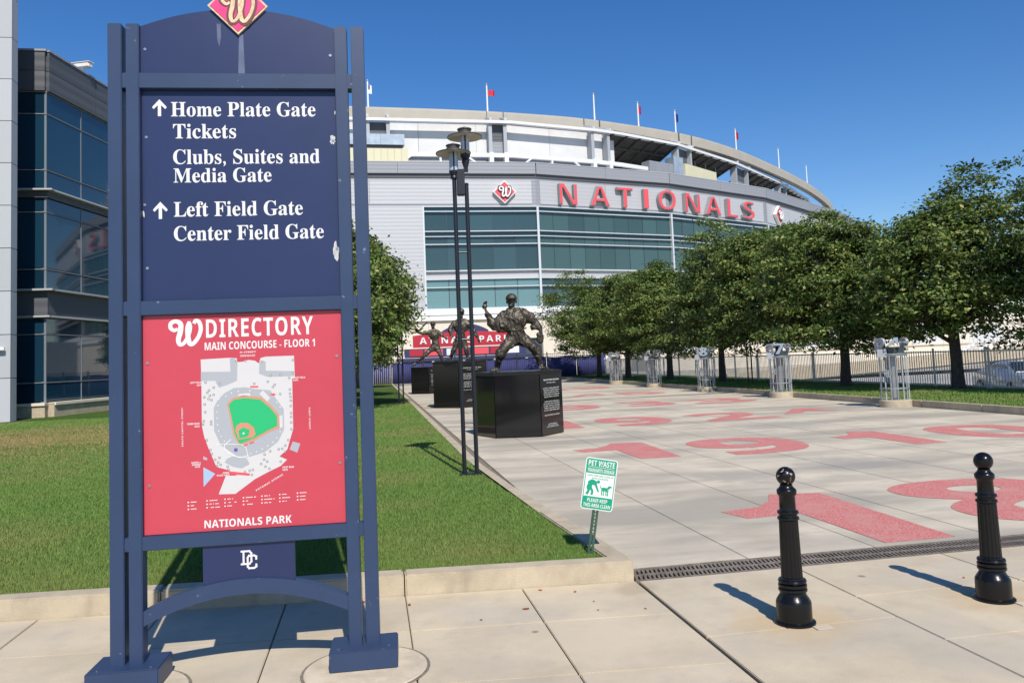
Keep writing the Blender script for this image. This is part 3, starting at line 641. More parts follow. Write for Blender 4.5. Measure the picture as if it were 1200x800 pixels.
for body, pa, pb, hh in (('SOUTH CAPITOL STREET', (186, 468), (186, 298), .008), ('FIRST STREET', (742, 305), (742, 402), .008), ('POTOMAC AVENUE', (500, 668), (618, 600), .009)):
    a = Vector(L2(*pa)); b = Vector(L2(*pb)); ln = (b - a).length; an = math.atan2(b.y - a.y, b.x - a.x)
    t = text_mb(sans(body), 0, ln, -hh / 2, hh / 2, 0, .001, res=1, spacing=1.25)
    for k, (x, y, z) in enumerate(t.v): t.v[k] = (a.x + x * math.cos(an) - z * math.sin(an), ym + y, a.y + x * math.sin(an) + z * math.cos(an))
    ob('lettering', t, M['white'], mp)
mb = MB(); r = random.Random(3)
for c, cx in enumerate((205, 285, 362, 442, 522, 600, 678)):
    for k in range(3):
        x, z = L2(cx, 714 - c * 4.6 + k * 15 + (0)); mb.prismxz([(x, z), (x + .007, z), (x + .007, z + .006), (x, z + .006)], ym - .001, ym)
        x += .016; wl = r.uniform(.025, .058); n_ = int(wl / .006)
        for q in range(n_):
            if r.random() < .85: mb.prismxz([(x + q * .006, z + .001), (x + q * .006 + .0045, z + .001), (x + q * .006 + .0045, z + .0055), (x + q * .006, z + .0055)], ym - .001, ym)
ob('legend_marks', mb, M['white'], mp, kind='stuff')
# lower badge panel, arch brace
dc = ob('badge_panel', MB().box(-0.226, 0.247, 0.022, 0.046, 0.452, 0.679), M['navypanel'], sg, bevel=0.002)
mb = MB(); yd = 0.022      # interlocking D and C
def stroke(pts, w_, lev):
    for i in range(len(pts) - 1):
        (x0, z0), (x1, z1) = pts[i], pts[i + 1]; L_ = math.hypot(x1 - x0, z1 - z0); dx, dz = (x1 - x0) / L_, (z1 - z0) / L_; e = w_ * .5
        q = [(x0 - dx * e - dz * w_ / 2, z0 - dz * e + dx * w_ / 2), (x1 + dx * e - dz * w_ / 2, z1 + dz * e + dx * w_ / 2), (x1 + dx * e + dz * w_ / 2, z1 + dz * e - dx * w_ / 2), (x0 - dx * e + dz * w_ / 2, z0 - dz * e - dx * w_ / 2)]
        mb.prismxz(q, yd - .001 - .0001 * (lev + i % 2), yd)
stroke([(-.028, .640), (.012, .640), (.022, .628), (.022, .586), (.012, .574), (-.028, .574)], .0095, 0)
stroke([(-.018, .638), (-.018, .576)], .0095, 2)
stroke([(.047, .598), (.047, .610), (.036, .616), (.010, .616), (.003, .606), (.003, .560), (.010, .551), (.036, .551), (.047, .558), (.047, .568)], .0095, 4)
ob('monogram', mb, M['white'], dc)
up = []; dn = []
for k in range(33):
    x = -0.521 + 1.042 * k / 32; q = 1 - (x / .521) ** 2
    up.append((x, 0.372 + 0.128 * q)); dn.append((x, 0.297 + 0.125 * q))
mb = MB(); n_ = 33
mb.add([(x, .008, z) for x, z in up] + [(x, .008, z) for x, z in dn] + [(x, .077, z) for x, z in up] + [(x, .077, z) for x, z in dn],
       [(n_ + i, n_ + i + 1, i + 1, i) for i in range(32)] + [(2 * n_ + i, 2 * n_ + i + 1, 3 * n_ + i + 1, 3 * n_ + i) for i in range(32)] +
       [(i, i + 1, 2 * n_ + i + 1, 2 * n_ + i) for i in range(32)] + [(n_ + i + 1, n_ + i, 3 * n_ + i, 3 * n_ + i + 1) for i in range(32)] + [(0, 2 * n_, 3 * n_, n_), (n_ - 1, 2 * n_ - 1, 4 * n_ - 1, 3 * n_ - 1)])
ob('arched_brace', mb, M['navy'], sg)

# ================================================================== BOLLARDS
def bollard(loc, label, ballmat):
    t = thing('bollard', label, 'bollard', loc, 0, 'fluted black bollards on the pavement')
    ob('base', MB().lathe([(.118, 0.003), (.118, .012), (.112, .016), (.100, .020), (.100, .118), (.098, .128), (.088, .145), (.078, .160), (.073, .172), (.072, .178), (.080, .183), (.083, .191), (.080, .200), (.070, .203),
                           (.080, .208), (.082, .215), (.080, .224), (.069, .228), (.078, .234), (.081, .241), (.077, .250), (.064, .254), (.062, .262)], 40), M['black'], t, smooth=True)
    ob('fluted_shaft', MB().lathe([(.0625, .258), (.061, .27), (.0545, .585), (.055, .595)], 96, flute=lambda a: 1 - .075 * abs(math.sin(a * 8)) ** 3), M['black'], t, smooth='all')
    ob('collar', MB().lathe([(.053, .590), (.061, .594), (.063, .601), (.060, .608), (.052, .612), (.051, .624), (.060, .628), (.062, .636), (.059, .643), (.049, .647), (.047, .655), (.046, .728), (.050, .733), (.056, .742), (.057, .762), (.052, .770), (.044, .776), (.036, .788), (.036, .795)], 32), M['black'], t, smooth=True)
    R0 = .0555; P = [(R0 * math.cos(R_(a)), .843 + R0 * math.sin(R_(a))) for a in range(-62, 90, 8)] + [(.002, .8985)]
    ob('ball', MB().lathe(P, 28), ballmat, t, smooth='all')
    ob('anchor_tab', MB().box(.05, .15, -.165, -.105, .002, .006), M['plaza'], t)
    return t
bollard((2.390, 4.465, 0), 'black fluted bollard with chipped paint on its ball, nearer the grate drain', M['chip'])['label'] = 'black fluted bollard with peeling chipped paint on its ball top'
bollard((3.745, 4.50, 0), 'clean glossy black fluted bollard at the right edge of the pavement', M['black'])

# ================================================================== PET WASTE SIGN
ps = thing('pet_waste_sign', 'small leaning green and white pet waste sign at the lawn corner', 'sign', (1.553, 5.90, LZ - .03), R_(-4))
ps.rotation_euler = (R_(-3), R_(10.8), R_(-6))
mb = MB(); H0 = .60
mb.prism([(-.022, .0), (-.010, .0), (-.010, .004), (-.018, .004), (-.018, .022), (-.022, .022)], 0, H0); mb.prism([(.010, .0), (.022, .0), (.022, .022), (.018, .022), (.018, .004), (.010, .004)], 0, H0)
mb.box(-.0105, .0105, .0, .0035, 0, .02)
z = .02
while z < H0 - .03: mb.box(-.0102, -.005, 0, .0035, z, z + .025); mb.box(.005, .0102, 0, .0035, z, z + .025); mb.box(-.0102, .0102, 0.0002, .0033, z + .017, z + .026); z += .026
ob('channel_post', mb, M['signgreens'], ps)
def rrect(x0, x1, z0, z1, r_, n=5):
    P = []
    for cx, cz, a0 in ((x1 - r_, z1 - r_, 0), (x0 + r_, z1 - r_, 90), (x0 + r_, z0 + r_, 180), (x1 - r_, z0 + r_, 270)):
        for k in range(n + 1): a = R_(a0 + 90 * k / n); P.append((cx + r_ * math.cos(a), cz + r_ * math.sin(a)))
    return P
X0, X1, Z0, Z1 = -.122, .122, .345, .725
pl = ob('sign_plate', MB().prismxz(rrect(X0, X1, Z0, Z1, .022), -.006, -.002), M['white'], ps)
ob('green_field', MB().prismxz(rrect(X0 + .007, X1 - .007, .610, Z1 - .007, .016), -.0068, -.006), M['signgreen'], pl)
ob('green_field', MB().prismxz(rrect(X0 + .007, X1 - .007, Z0 + .007, .440, .016), -.0068, -.006), M['signgreen'], pl)
for a in (-1, 1): ob('green_field', MB().box(a * .112 - .003, a * .112 + .003, -.0066, -.006, .43, .62), M['signgreen'], pl)
letters(sans('PET WASTE'), -.100, .100, .665, .707, pl, M['white'], -.0068, .0007)
ob('rule', MB().box(-.098, .098, -.0074, -.0068, .655, .658), M['white'], pl)
letters(sans('TRANSMITS DISEASE'), -.103, .103, .619, .646, pl, M['white'], -.0068, .0007)
letters(sans('LEASH CURB AND CLEAN UP'), -.098, .098, .588, .600, pl, M['signgreen'], -.006, .0007, res=1)
letters(sans('AFTER YOUR DOG'), -.062, .062, .568, .580, pl, M['signgreen'], -.006, .0007, res=1)
letters(sans('PLEASE KEEP'), -.076, .076, .400, .427, pl, M['white'], -.0068, .0007)
letters(sans('THIS AREA CLEAN'), -.102, .102, .363, .390, pl, M['white'], -.0068, .0007)
mb = MB(); yy = -.0068       # person bending and the dog, printed
ribbon(mb, [(-.088, .452), (-.075, .480), (-.082, .505), (-.070, .530)], [.020, .018, .022, .03], yy, -.006, 4)
ribbon(mb, [(-.050, .452), (-.046, .478), (-.062, .500), (-.066, .524)], [.018, .016, .02, .03], yy - .0001, -.006, 4)
ribbon(mb, [(-.078, .528), (-.055, .545), (-.020, .535)], [.036, .040, .030], yy - .0002, -.006, 4)
ribbon(mb, [(-.030, .538), (-.014, .505), (.000, .478)], [.018, .014, .010], yy - .0003, -.006, 4)
disc(mb, -.008, .552, .012, yy - .0004, -.006, 14)
ribbon(mb, [(.022, .500), (.040, .503), (.068, .500)], [.022, .026, .026], yy, -.006, 4)
ribbon(mb, [(.068, .505), (.078, .522), (.096, .524)], [.016, .018, .010], yy - .0001, -.006, 4)
for x in (.026, .040, .060, .072): ribbon(mb, [(x, .498), (x - .002, .475), (x + .002, .457)], [.009, .007, .008], yy - .0002, -.006, 3)
ribbon(mb, [(.024, .503), (.012, .515), (.010, .528)], [.007, .005, .004], yy - .0003, -.006, 3)
ob('pictogram', mb, M['signgreen'], pl)
for z in (.40, .68): ob('bolt', disc(MB(), 0, z, .007, -.009, -.006, 8), M['chrome'], ps)

# ================================================================== TWIN-POLE LAMPS
def lamp(loc, rz, label, h=1.0):
    t = thing('street_lamp', label, 'street lamp', loc, rz, 'black twin pole lamps with disc shades')
    ob('base_plate', MB().box(-.14, .14, -.09, .09, 0, .02), M['blackmatte'], t, bevel=.004)
    for x, zt in ((-.080, 3.94), (.080, 3.80)):
        ob('pole', MB().lathe([(.034, .015), (.034, .05), (.028, .055), (.028, zt), (.031, zt), (.031, zt + .02), (.015, zt + .03)], 16, x, 0), M['blackmatte'], t, smooth=True)
    for z in (.66, 1.75, 2.90): ob('rung', MB().tube([(-.08, 0, z), (.08, 0, z)], .012, 8), M['blackmatte'], t)
    ob('ballast_box', MB().box(-.048, .058, -.05, .05, 3.66, 4.01), M['blackmatte'], t, bevel=.01)
    for x, z0 in ((-.080, 3.92), (.080, 4.14)):
        lm = ob('lamp_stem', MB().lathe([(.030, z0 - (.02 if x < 0 else .16)), (.030, z0 - .10 if x > 0 else z0 - .01), (.050, z0 - .03), (.050, z0 + .0), (.042, z0 + .01), (.052, z0 + .02), (.052, z0 + .035), (.062, z0 + .04), (.066, z0 + .06), (.066, z0 + .075)], 20, x, 0), M['blackmatte'], t, smooth=True)
        if x > 0: ob('arm', MB().bar((.055, 0, z0 - .13), (.08, 0, z0 - .13), .05, .06), M['blackmatte'], t)
        ob('glass_cylinder', MB().lathe([(.060, z0 + .075), (.060, z0 + .33)], 24, x, 0), M['lampglass'], lm, smooth=True)
        ob('inner_post', MB().box(x - .010, x + .010, -.0635, -.052, z0 + .075, z0 + .33), M['blackmatte'], lm)
        zz = z0 + .33
        ds = ob('disc_shade', MB().lathe([(.05, zz - .004), (.225, zz - .026), (.232, zz - .020), (.228, zz - .012), (.10, zz + .014), (.06, zz + .020)], 40, x, 0), M['lampdisc'], t, smooth=True)
        ob('shade_rim', MB().lathe([(.2325, zz - .027), (.236, zz - .020), (.2325, zz - .011)], 40, x, 0, cap=False), M['rim'], ds)
        ob('cap', MB().lathe([(.055, zz + .018), (.095, zz + .022), (.102, zz + .030), (.102, zz + .040), (.085, zz + .045), (.085, zz + .075), (.098, zz + .080), (.096, zz + .092), (.060, zz + .10), (.020, zz + .12)], 24, x, 0), M['rim'], ds, smooth=True)
    return t
lp = lamp((1.225, 10.50, LZ - .01), R_(-3), 'near tall black twin-pole lamp on the left lawn edge, with two disc shades')
dup(lp, (1.02, 29.8, LZ - .01), R_(-8), 'distant black twin-pole lamp in front of the left tree')
dup(lp, (16.0, 32.4, .11), R_(-35), 'black twin-pole lamp among the trees right of the plaza')

# ================================================================== PEDESTALS
def pedestal(loc, rz, s, h, label, lines=True, stretch=1.0):
    t = thing('statue_pedestal', label, 'pedestal', loc, rz, 'black granite statue pedestals')
    pts = [(s * math.cos(R_(60 * k)), s * math.sin(R_(60 * k)) * stretch) for k in range(6)]
    ob('block', MB().prism([(x * .985, y * .985) for x, y in pts], 0.01, h - .075), M['granite'], t, bevel=.004)
    for k in range(6):
        (x0, y0), (x1, y1) = pts[k], pts[(k + 1) % 6]
        mx, my = (x0 + x1) / 2, (y0 + y1) / 2; L_ = math.hypot(x1 - x0, y1 - y0); a = math.atan2(y1 - y0, x1 - x0)
        g = ob('granite_panel', MB().box(-L_ / 2 + .006, L_ / 2 - .006, -.012, .012, 0.012, h - .08), M['granite'], t, bevel=.003)
        g.location = (mx, my, 0); g.rotation_euler = (0, 0, a)
        if lines and k == 4: pass
    ob('cap_slab', MB().prism([(x * 1.022, y * 1.022) for x, y in pts], h - .078, h), M['granitecap'], t, bevel=.006)
    return t, pts
def ped_text(t, pts, k, h, seed):
    (x0, y0), (x1, y1) = pts[k], pts[(k + 1) % 6]; L_ = math.hypot(x1 - x0, y1 - y0)
    mb = MB(); r = random.Random(seed); hw = L_ * .76
    def line(z, hh, wd):                       # engraved words too small to read in the photograph: rows of short letter strokes
        x = -wd / 2
        while x < wd / 2 - hh:
            for _ in range(r.randint(2, 8)):
                if x > wd / 2 - hh * .6: break
                k = r.randint(0, 2); w_ = hh * .5
                mb.box(x, x + w_ * .32, -.0135, -.0115, z, z + hh)
                mb.box(x + w_ * .34, x + w_, -.0135, -.0115, z + hh * (0, .38, .78)[k], z + hh * (.22, .6, 1)[k])
                x += hh * .72
            x += hh * .7
    if seed == 1: text_mb(sans('WALTER PERRY JOHNSON'), -hw * .46, hw * .46, h * .835, h * .835 + .038, -.0125, .0012, res=1, mb=mb)
    else: line(h * .835, .038, hw * .9)
    line(h * .800, .022, hw * .55); z = h * .715
    for blk in (5, 5, 1):
        for i in range(blk): line(z, .024, hw * r.uniform(.88, 1.0)); z -= .044
        z -= .055
    z = h * .17
    for i in range(3): line(z, .016, hw * (.5 + .1 * i)); z -= .03
    o = ob('inscription', mb, M['etch'], t, kind='stuff'); o.location = ((x0 + x1) / 2, (y0 + y1) / 2, 0); o.rotation_euler = (0, 0, math.atan2(y1 - y0, x1 - x0))
# nearest: flat front towards the camera
rA = R_(-12)
pA, ptA = pedestal((3.06, 16.95, 0), rA, .925, 1.335, 'nearest black granite pedestal, with white engraved lines, under the pitcher statue')
ped_text(pA, ptA, 5, 1.335, 1)
pB, ptB = pedestal((3.08, 28.4, 0), R_(20), 1.06, 1.60, 'middle black granite pedestal, tallest, between the other two')
ped_text(pB, ptB, 4, 1.60, 2)
pC, ptC = pedestal((2.86, 41.9, 0), R_(26), 1.0, 1.37, 'farthest black granite pedestal, by the lawn edge, under the batter statue')
ped_text(pC, ptC, 4, 1.37, 3)

# ================================================================== BRONZE FIGURES
def skin_part(nodes, edges, sub=2):
    me = bpy.data.meshes.new('sk'); names = list(nodes); ix = {k: i for i, k in enumerate(names)}
    me.from_pydata([nodes[k][0] for k in names], [(ix[a], ix[b]) for a, b in edges], [])
    o = bpy.data.objects.new('sk', me); COL.objects.link(o)
    md = o.modifiers.new('s', 'SKIN'); 
    if not me.skin_vertices: 
        bm = bmesh.new(); bm.from_mesh(me); bm.verts.layers.skin.verify(); bm.to_mesh(me); bm.free()
    for i, k in enumerate(names):
        r_ = nodes[k][1]; me.skin_vertices[0].data[i].radius = (r_, r_) if not hasattr(r_, '__len__') else r_
        me.skin_vertices[0].data[i].use_root = (i == 0)
    sb = o.modifiers.new('u', 'SUBSURF'); sb.levels = sub; sb.render_levels = sub
    bpy.context.view_layer.update(); dg = bpy.context.evaluated_depsgraph_get()
    r = bpy.data.meshes.new_from_object(o.evaluated_get(dg)); bpy.data.objects.remove(o); bpy.data.meshes.remove(me)
    return r
def ellip(c, r, rot=(0, 0, 0), seg=16):
    bm = bmesh.new(); from mathutils import Euler
    bmesh.ops.create_uvsphere(bm, u_segments=seg, v_segments=seg // 2 + 2, radius=1, matrix=Matrix.Translation(c) @ Euler(rot).to_matrix().to_4x4() @ Matrix.Diagonal((*r, 1)))
    me = bpy.data.meshes.new('e'); bm.to_mesh(me); bm.free(); return me
def fuse(meshes, voxel, fold=0.0, fscale=9.0):
    bm = bmesh.new()
    for m_ in meshes: bm.from_mesh(m_)
    me = bpy.data.meshes.new('fused'); bm.to_mesh(me); bm.free()
    o = bpy.data.objects.new('fused', me); COL.objects.link(o)
    rm = o.modifiers.new('r', 'REMESH'); rm.mode = 'VOXEL'; rm.voxel_size = voxel
    bpy.context.view_layer.update(); dg = bpy.context.evaluated_depsgraph_get()
    r = bpy.data.meshes.new_from_object(o.evaluated_get(dg)); bpy.data.objects.remove(o); bpy.data.meshes.remove(me)
    if fold:
        n = len(r.vertices); nor = [v.normal.copy() for v in r.vertices]
        for v, nn in zip(r.vertices, nor):
            p = v.co; q = Vector((p.x * fscale + p.z * 3, p.y * fscale, p.z * fscale * .45 - p.x * 2))
            f = noise.noise(q) + .35 * noise.noise(q * 2.6); f = 1 - min(1, abs(f) * 3.2)
            v.co = p + nn * (f - .35) * fold
    r.polygons.foreach_set('use_smooth', [True] * len(r.polygons)); return r
def head_parts(c, s, face=(0, -1)):
    """head of height s; face = direction the face looks (x,y)"""
    cx, cy, cz = c; fx, fy = face; a = math.atan2(fx, -fy); rx = lambda x, y, z: (cx + s * (x * math.cos(a) - y * math.sin(a)), cy + s * (x * math.sin(a) + y * math.cos(a)), cz + s * z)
    P = [ellip(rx(0, .03, .10), (.36 * s, .42 * s, .40 * s), (0, 0, a)), ellip(rx(0, -.08, -.20), (.27 * s, .30 * s, .30 * s), (0, 0, a)),
         ellip(rx(0, -.42, -.10), (.05 * s, .10 * s, .12 * s), (0, 0, a)), ellip(rx(0, -.33, -.38), (.13 * s, .10 * s, .07 * s), (0, 0, a)), ellip(rx(0, -.36, -.27), (.11 * s, .06 * s, .03 * s), (0, 0, a))]
    for q in (-1, 1): P += [ellip(rx(q * .36, .05, -.06), (.06 * s, .11 * s, .15 * s), (0, 0, a), 10), ellip(rx(q * .15, -.33, .10), (.12 * s, .08 * s, .045 * s), (0, 0, a), 10)]
    return P
def cap_mesh(c, s, face=(0, -1)):
    cx, cy, cz = c; fx, fy = face; a = math.atan2(fx, -fy)
    mb = MB(); mb.T = Matrix.Translation(c) @ Matrix.Rotation(a, 4, 'Z') @ Matrix.Diagonal((s, s, s, 1))
    P = [(.405, .10)] + [(.41 * math.cos(R_(q)), .16 + .37 * math.sin(R_(q))) for q in range(0, 86, 12)] + [(.03, .545), (.02, .56)]
    vs = MB(); mb.lathe(P, 24); 
    br = []
    for k in range(13):
        q = R_(180 + 15 * k); br.append((.34 * math.cos(q), -.18 + .52 * math.sin(q)))
    mb.prism([(x, y) for x, y in br], .12, .155)
    for i, v in enumerate(mb.v): pass
    return mb
def hand(wrist, d, s, curl=.5, out=(0, -1, 0)):
    """palm with five fingers; d = pointing direction, out = palm normal"""
    w_ = Vector(wrist); d = Vector(d).normalized(); nrm = Vector(out).normalized(); nrm = (nrm - d * nrm.dot(d)).normalized(); sd_ = d.cross(nrm)
    P = []; palm = w_ + d * .055 * s; P.append(skin_part({'a': (tuple(w_ - d * .02 * s), .026 * s), 'b': (tuple(palm), (.040 * s, .018 * s)), 'c': (tuple(w_ + d * .10 * s), (.042 * s, .016 * s))}, [('a', 'b'), ('b', 'c')], 1))
    P.append(ellip(tuple(palm + d * .02 * s), (.040 * s, .040 * s, .040 * s)))
    for k, L_ in enumerate((.085, .098, .092, .072)):
        b = w_ + d * .085 * s + sd_ * (k - 1.5) * .021 * s; m_ = b + (d * math.cos(curl * .5) + nrm * math.sin(curl * .5)) * L_ * .5 * s; e = m_ + (d * math.cos(curl * 1.6) + nrm * math.sin(curl * 1.6)) * L_ * .5 * s
        P.append(skin_part({'a': (tuple(b), .011 * s), 'b': (tuple(m_), .010 * s), 'c': (tuple(e), .008 * s)}, [('a', 'b'), ('b', 'c')], 1))
    b = w_ + d * .03 * s - sd_ * .03 * s; P.append(skin_part({'a': (tuple(b), .014 * s), 'b': (tuple(b + (d * .5 - sd_ * .8) * .04 * s), .012 * s), 'c': (tuple(b + (d * .9 - sd_ * .9 + nrm * .4) * .06 * s), .009 * s)}, [('a', 'b'), ('b', 'c')], 1))
    return P
# --- pitcher.  local frame: x right in the picture, z up from the pedestal top; faces -y
K = .00422
def q(cx, cy, y=0.0): return ((cx - 285) * K, y, (437 - cy) * K)
t = thing('pitcher_statue', 'bronze baseball pitcher in cap, wide stride and one hand raised, on the nearest pedestal', 'statue', (3.12, 16.93, 1.335), rA, 'bronze baseball player statues')
body = skin_part({'pelvis': (q(272, 262), (.155, .125)), 'waist': (q(270, 225), (.140, .115)), 'chest': (q(266, 180), (.19, .14)), 'upch': (q(264, 152), (.165, .12)), 'neck': (q(258, 132, -.02), .065), 'nk2': (q(257, 112, -.03), .06),
                  'shL': (q(222, 165, -.02), .115), 'elL': (q(178, 205, -.10), .105), 'slL': (q(152, 190, -.14), .085), 'wrL': (q(134, 142, -.16), .036),
                  'shR': (q(318, 160, .0), .105), 'elR': (q(364, 202, -.02), .085), 'cuR': (q(382, 230, -.06), .062), 'wrR': (q(388, 252, -.07), .045),
                  'hiL': (q(250, 285, -.02), .135), 'thL': (q(222, 318, -.10), .115), 'knL': (q(196, 345, -.16), .090), 'caL': (q(184, 375, -.06), .085), 'anL': (q(176, 412, .04), .050), 'toL': (q(178, 430, .03), .042), 'ftL': (q(140, 431, -.06), .036),
                  'hiR': (q(300, 285, .02), .135), 'thR': (q(332, 310, .0), .115), 'knR': (q(358, 332, -.05), .092), 'caR': (q(370, 365, .0), .080), 'anR': (q(380, 412, .02), .048), 'toR': (q(385, 428, .0), .042), 'ftR': (q(418, 432, -.08), .036)},
                 [('pelvis', 'waist'), ('waist', 'chest'), ('chest', 'upch'), ('upch', 'neck'), ('neck', 'nk2'), ('upch', 'shL'), ('shL', 'elL'), ('elL', 'slL'), ('slL', 'wrL'), ('upch', 'shR'), ('shR', 'elR'), ('elR', 'cuR'), ('cuR', 'wrR'),
                  ('pelvis', 'hiL'), ('hiL', 'thL'), ('thL', 'knL'), ('knL', 'caL'), ('caL', 'anL'), ('anL', 'toL'), ('toL', 'ftL'), ('pelvis', 'hiR'), ('hiR', 'thR'), ('thR', 'knR'), ('knR', 'caR'), ('caR', 'anR'), ('anR', 'toR'), ('toR', 'ftR')])
extra = [ellip(q(205, 215, -.08), (.21, .13, .15)), ellip(q(168, 205, -.12), (.13, .10, .12)), ellip(q(228, 218, -.05), (.16, .13, .12)), ellip(q(376, 228, -.04), (.075, .07, .06)), ellip(q(262, 228, 0), (.20, .15, .12)), ellip(q(230, 175, -.02), (.17, .13, .13)), ellip(q(270, 190, -.02), (.24, .15, .22)), ellip(q(340, 185, -.01), (.12, .11, .12)), ellip(q(178, 222, -.10), (.12, .08, .06)), ellip(q(360, 228, -.03), (.10, .09, .07)),
         ellip(q(272, 255), (.17, .13, .08)), ellip(q(365, 345, -.01), (.095, .095, .13)), ellip(q(196, 352, -.12), (.105, .095, .12))]
hd = q(256, 98, -.05)
t.scale = (1.07, 1.07, 1.05)
bodyf = fuse([body] + extra, .011, .026, 9)
allm = [bodyf] + head_parts(hd, .27, (-.15, -1)) + hand(q(134, 142, -.16), (-.15, 0, 1), 1.25, .7, (.8, -.6, 0)) + hand(q(388, 250, -.07), (-.02, -.05, -1), 1.3, .9, (-1, -.2, 0))
ob('body', fuse(allm, .0075), M['bronze'], t)
ob('cap', cap_mesh(hd, .285, (-.15, -1)), M['bronze'], t, smooth=True)
gl = fuse([ellip(q(385, 285, -.08), (.075, .06, .115)), ellip(q(378, 268, -.10), (.05, .05, .05))], .014, .01, 20); ob('glove', gl, M['bronze'], t)
mb = MB(); bt = [q(222, 232, -.13), q(245, 240, -.145), q(272, 242, -.15), q(300, 240, -.145), q(322, 232, -.12)]
mb.tube(bt, .016, 6); ob('belt', mb, M['bronze'], t)
# --- slugger, follow-through, mostly behind the lamp.  px scale at 28.4 m
K2 = .0305
def q2(x, y, d=0.0): return ((x - 546) * K2, d, (423 - y) * K2)
t = thing('slugger_statue', 'bronze baseball player standing behind the lamp poles, on the middle pedestal', 'statue', (3.12, 28.35, 1.60), R_(-10), 'bronze baseball player statues')
body = skin_part({'pelvis': (q2(545, 396), (.17, .13)), 'waist': (q2(546, 389), (.15, .12)), 'chest': (q2(547, 382), (.20, .15)), 'upch': (q2(547, 377), (.17, .13)), 'neck': (q2(547, 373.5, -.03), .07),
                  'shL': (q2(539, 379), .11), 'elL': (q2(534, 386, -.2), .085), 'wrL': (q2(536, 393, -.38), .05), 'shR': (q2(555, 379), .12), 'elR': (q2(561, 388, -.08), .09), 'wrR': (q2(566, 398, -.12), .05),
                  'hiL': (q2(542, 401), .13), 'knL': (q2(537, 411, -.08), .095), 'anL': (q2(533, 420), .055), 'ftL': (q2(529, 422, -.12), .04),
                  'hiR': (q2(549, 401), .13), 'knR': (q2(552, 411, -.06), .095), 'anR': (q2(553, 420), .055), 'ftR': (q2(557, 422, -.12), .04)},
                 [('pelvis', 'waist'), ('waist', 'chest'), ('chest', 'upch'), ('upch', 'neck'), ('upch', 'shL'), ('shL', 'elL'), ('elL', 'wrL'), ('upch', 'shR'), ('shR', 'elR'), ('elR', 'wrR'),
                  ('pelvis', 'hiL'), ('hiL', 'knL'), ('knL', 'anL'), ('anL', 'ftL'), ('pelvis', 'hiR'), ('hiR', 'knR'), ('knR', 'anR'), ('anR', 'ftR')])
hd = q2(547.5, 367.5, -.06)
bf = fuse([body, ellip(q2(547, 383), (.27, .17, .25))], .02, .024, 8)
ob('body', fuse([bf, ellip(q2(547.2, 371.3, -.04), (.075, .08, .15))] + head_parts(hd, .30, (.3, -1)) + hand(q2(566, 398, -.12), (.5, -.1, -1), 1.3, .8, (-1, -.2, 0)) + hand(q2(536, 393, -.38), (.3, -.8, -.2), 1.3, .8, (0, 0, -1)), .014), M['bronze'], t)
ob('cap', cap_mesh(hd, .315, (.3, -1)), M['bronze'], t, smooth=True)
# --- batter, far
K3 = .01115
def q3(cx, cy, d=0.0): return ((cx - 395) * K3, d, (640 - cy) * K3)
t = thing('batter_statue', 'bronze baseball batter swinging a bat in a long stride, on the farthest pedestal', 'statue', (2.82, 41.9, 1.37), R_(-6), 'bronze baseball player statues')
body = skin_part({'pelvis': (q3(432, 548), (.17, .14)), 'waist': (q3(432, 525), (.16, .13)), 'chest': (q3(428, 500), (.21, .16)), 'upch': (q3(426, 484), (.17, .14)), 'neck': (q3(424, 470, -.03), .075),
                  'shL': (q3(408, 488, -.05), .12), 'elL': (q3(380, 492, -.15), .085), 'wrL': (q3(352, 480, -.2), .05), 'shR': (q3(446, 490, .05), .12), 'elR': (q3(462, 504, -.05), .09), 'wrR': (q3(474, 514, -.2), .05),
                  'hiL': (q3(418, 560), .14), 'knL': (q3(388, 588, -.1), .10), 'anL': (q3(345, 625), .058), 'ftL': (q3(330, 634, -.06), .042),
                  'hiR': (q3(440, 562), .14), 'knR': (q3(452, 592, -.12), .10), 'anR': (q3(460, 626), .058), 'ftR': (q3(474, 636, -.1), .042)},
                 [('pelvis', 'waist'), ('waist', 'chest'), ('chest', 'upch'), ('upch', 'neck'), ('upch', 'shL'), ('shL', 'elL'), ('elL', 'wrL'), ('upch', 'shR'), ('shR', 'elR'), ('elR', 'wrR'),
                  ('pelvis', 'hiL'), ('hiL', 'knL'), ('knL', 'anL'), ('anL', 'ftL'), ('pelvis', 'hiR'), ('hiR', 'knR'), ('knR', 'anR'), ('anR', 'ftR')])
hd = q3(424, 454, -.06)
bf = fuse([body, ellip(q3(428, 502), (.27, .19, .24))], .022, .026, 8)
ob('body', fuse([bf, ellip(q3(424, 464, -.04), (.08, .085, .16))] + head_parts(hd, .30, (-.5, -1)) + hand(q3(352, 480, -.2), (.2, 0, 1), 1.2, 1.2, (1, 0, 0)) + hand(q3(474, 514, -.2), (.6, -.3, -.4), 1.2, .9, (0, -1, 0)), .015), M['bronze'], t)
ob('cap', cap_mesh(hd, .32, (-.5, -1)), M['bronze'], t, smooth=True)
t.scale = (1.12, 1.0, 1.04)
bat = thing('baseball_bat', 'bronze bat raised in the hands of the farthest batter statue', 'bat', (2.82, 41.9, 1.37), R_(-6))
ob('barrel', MB().tube([q3(354, 478, -.2), q3(372, 462, -.2), q3(402, 434, -.2)], [.022, .03, .045], 10), M['bronze'], bat)

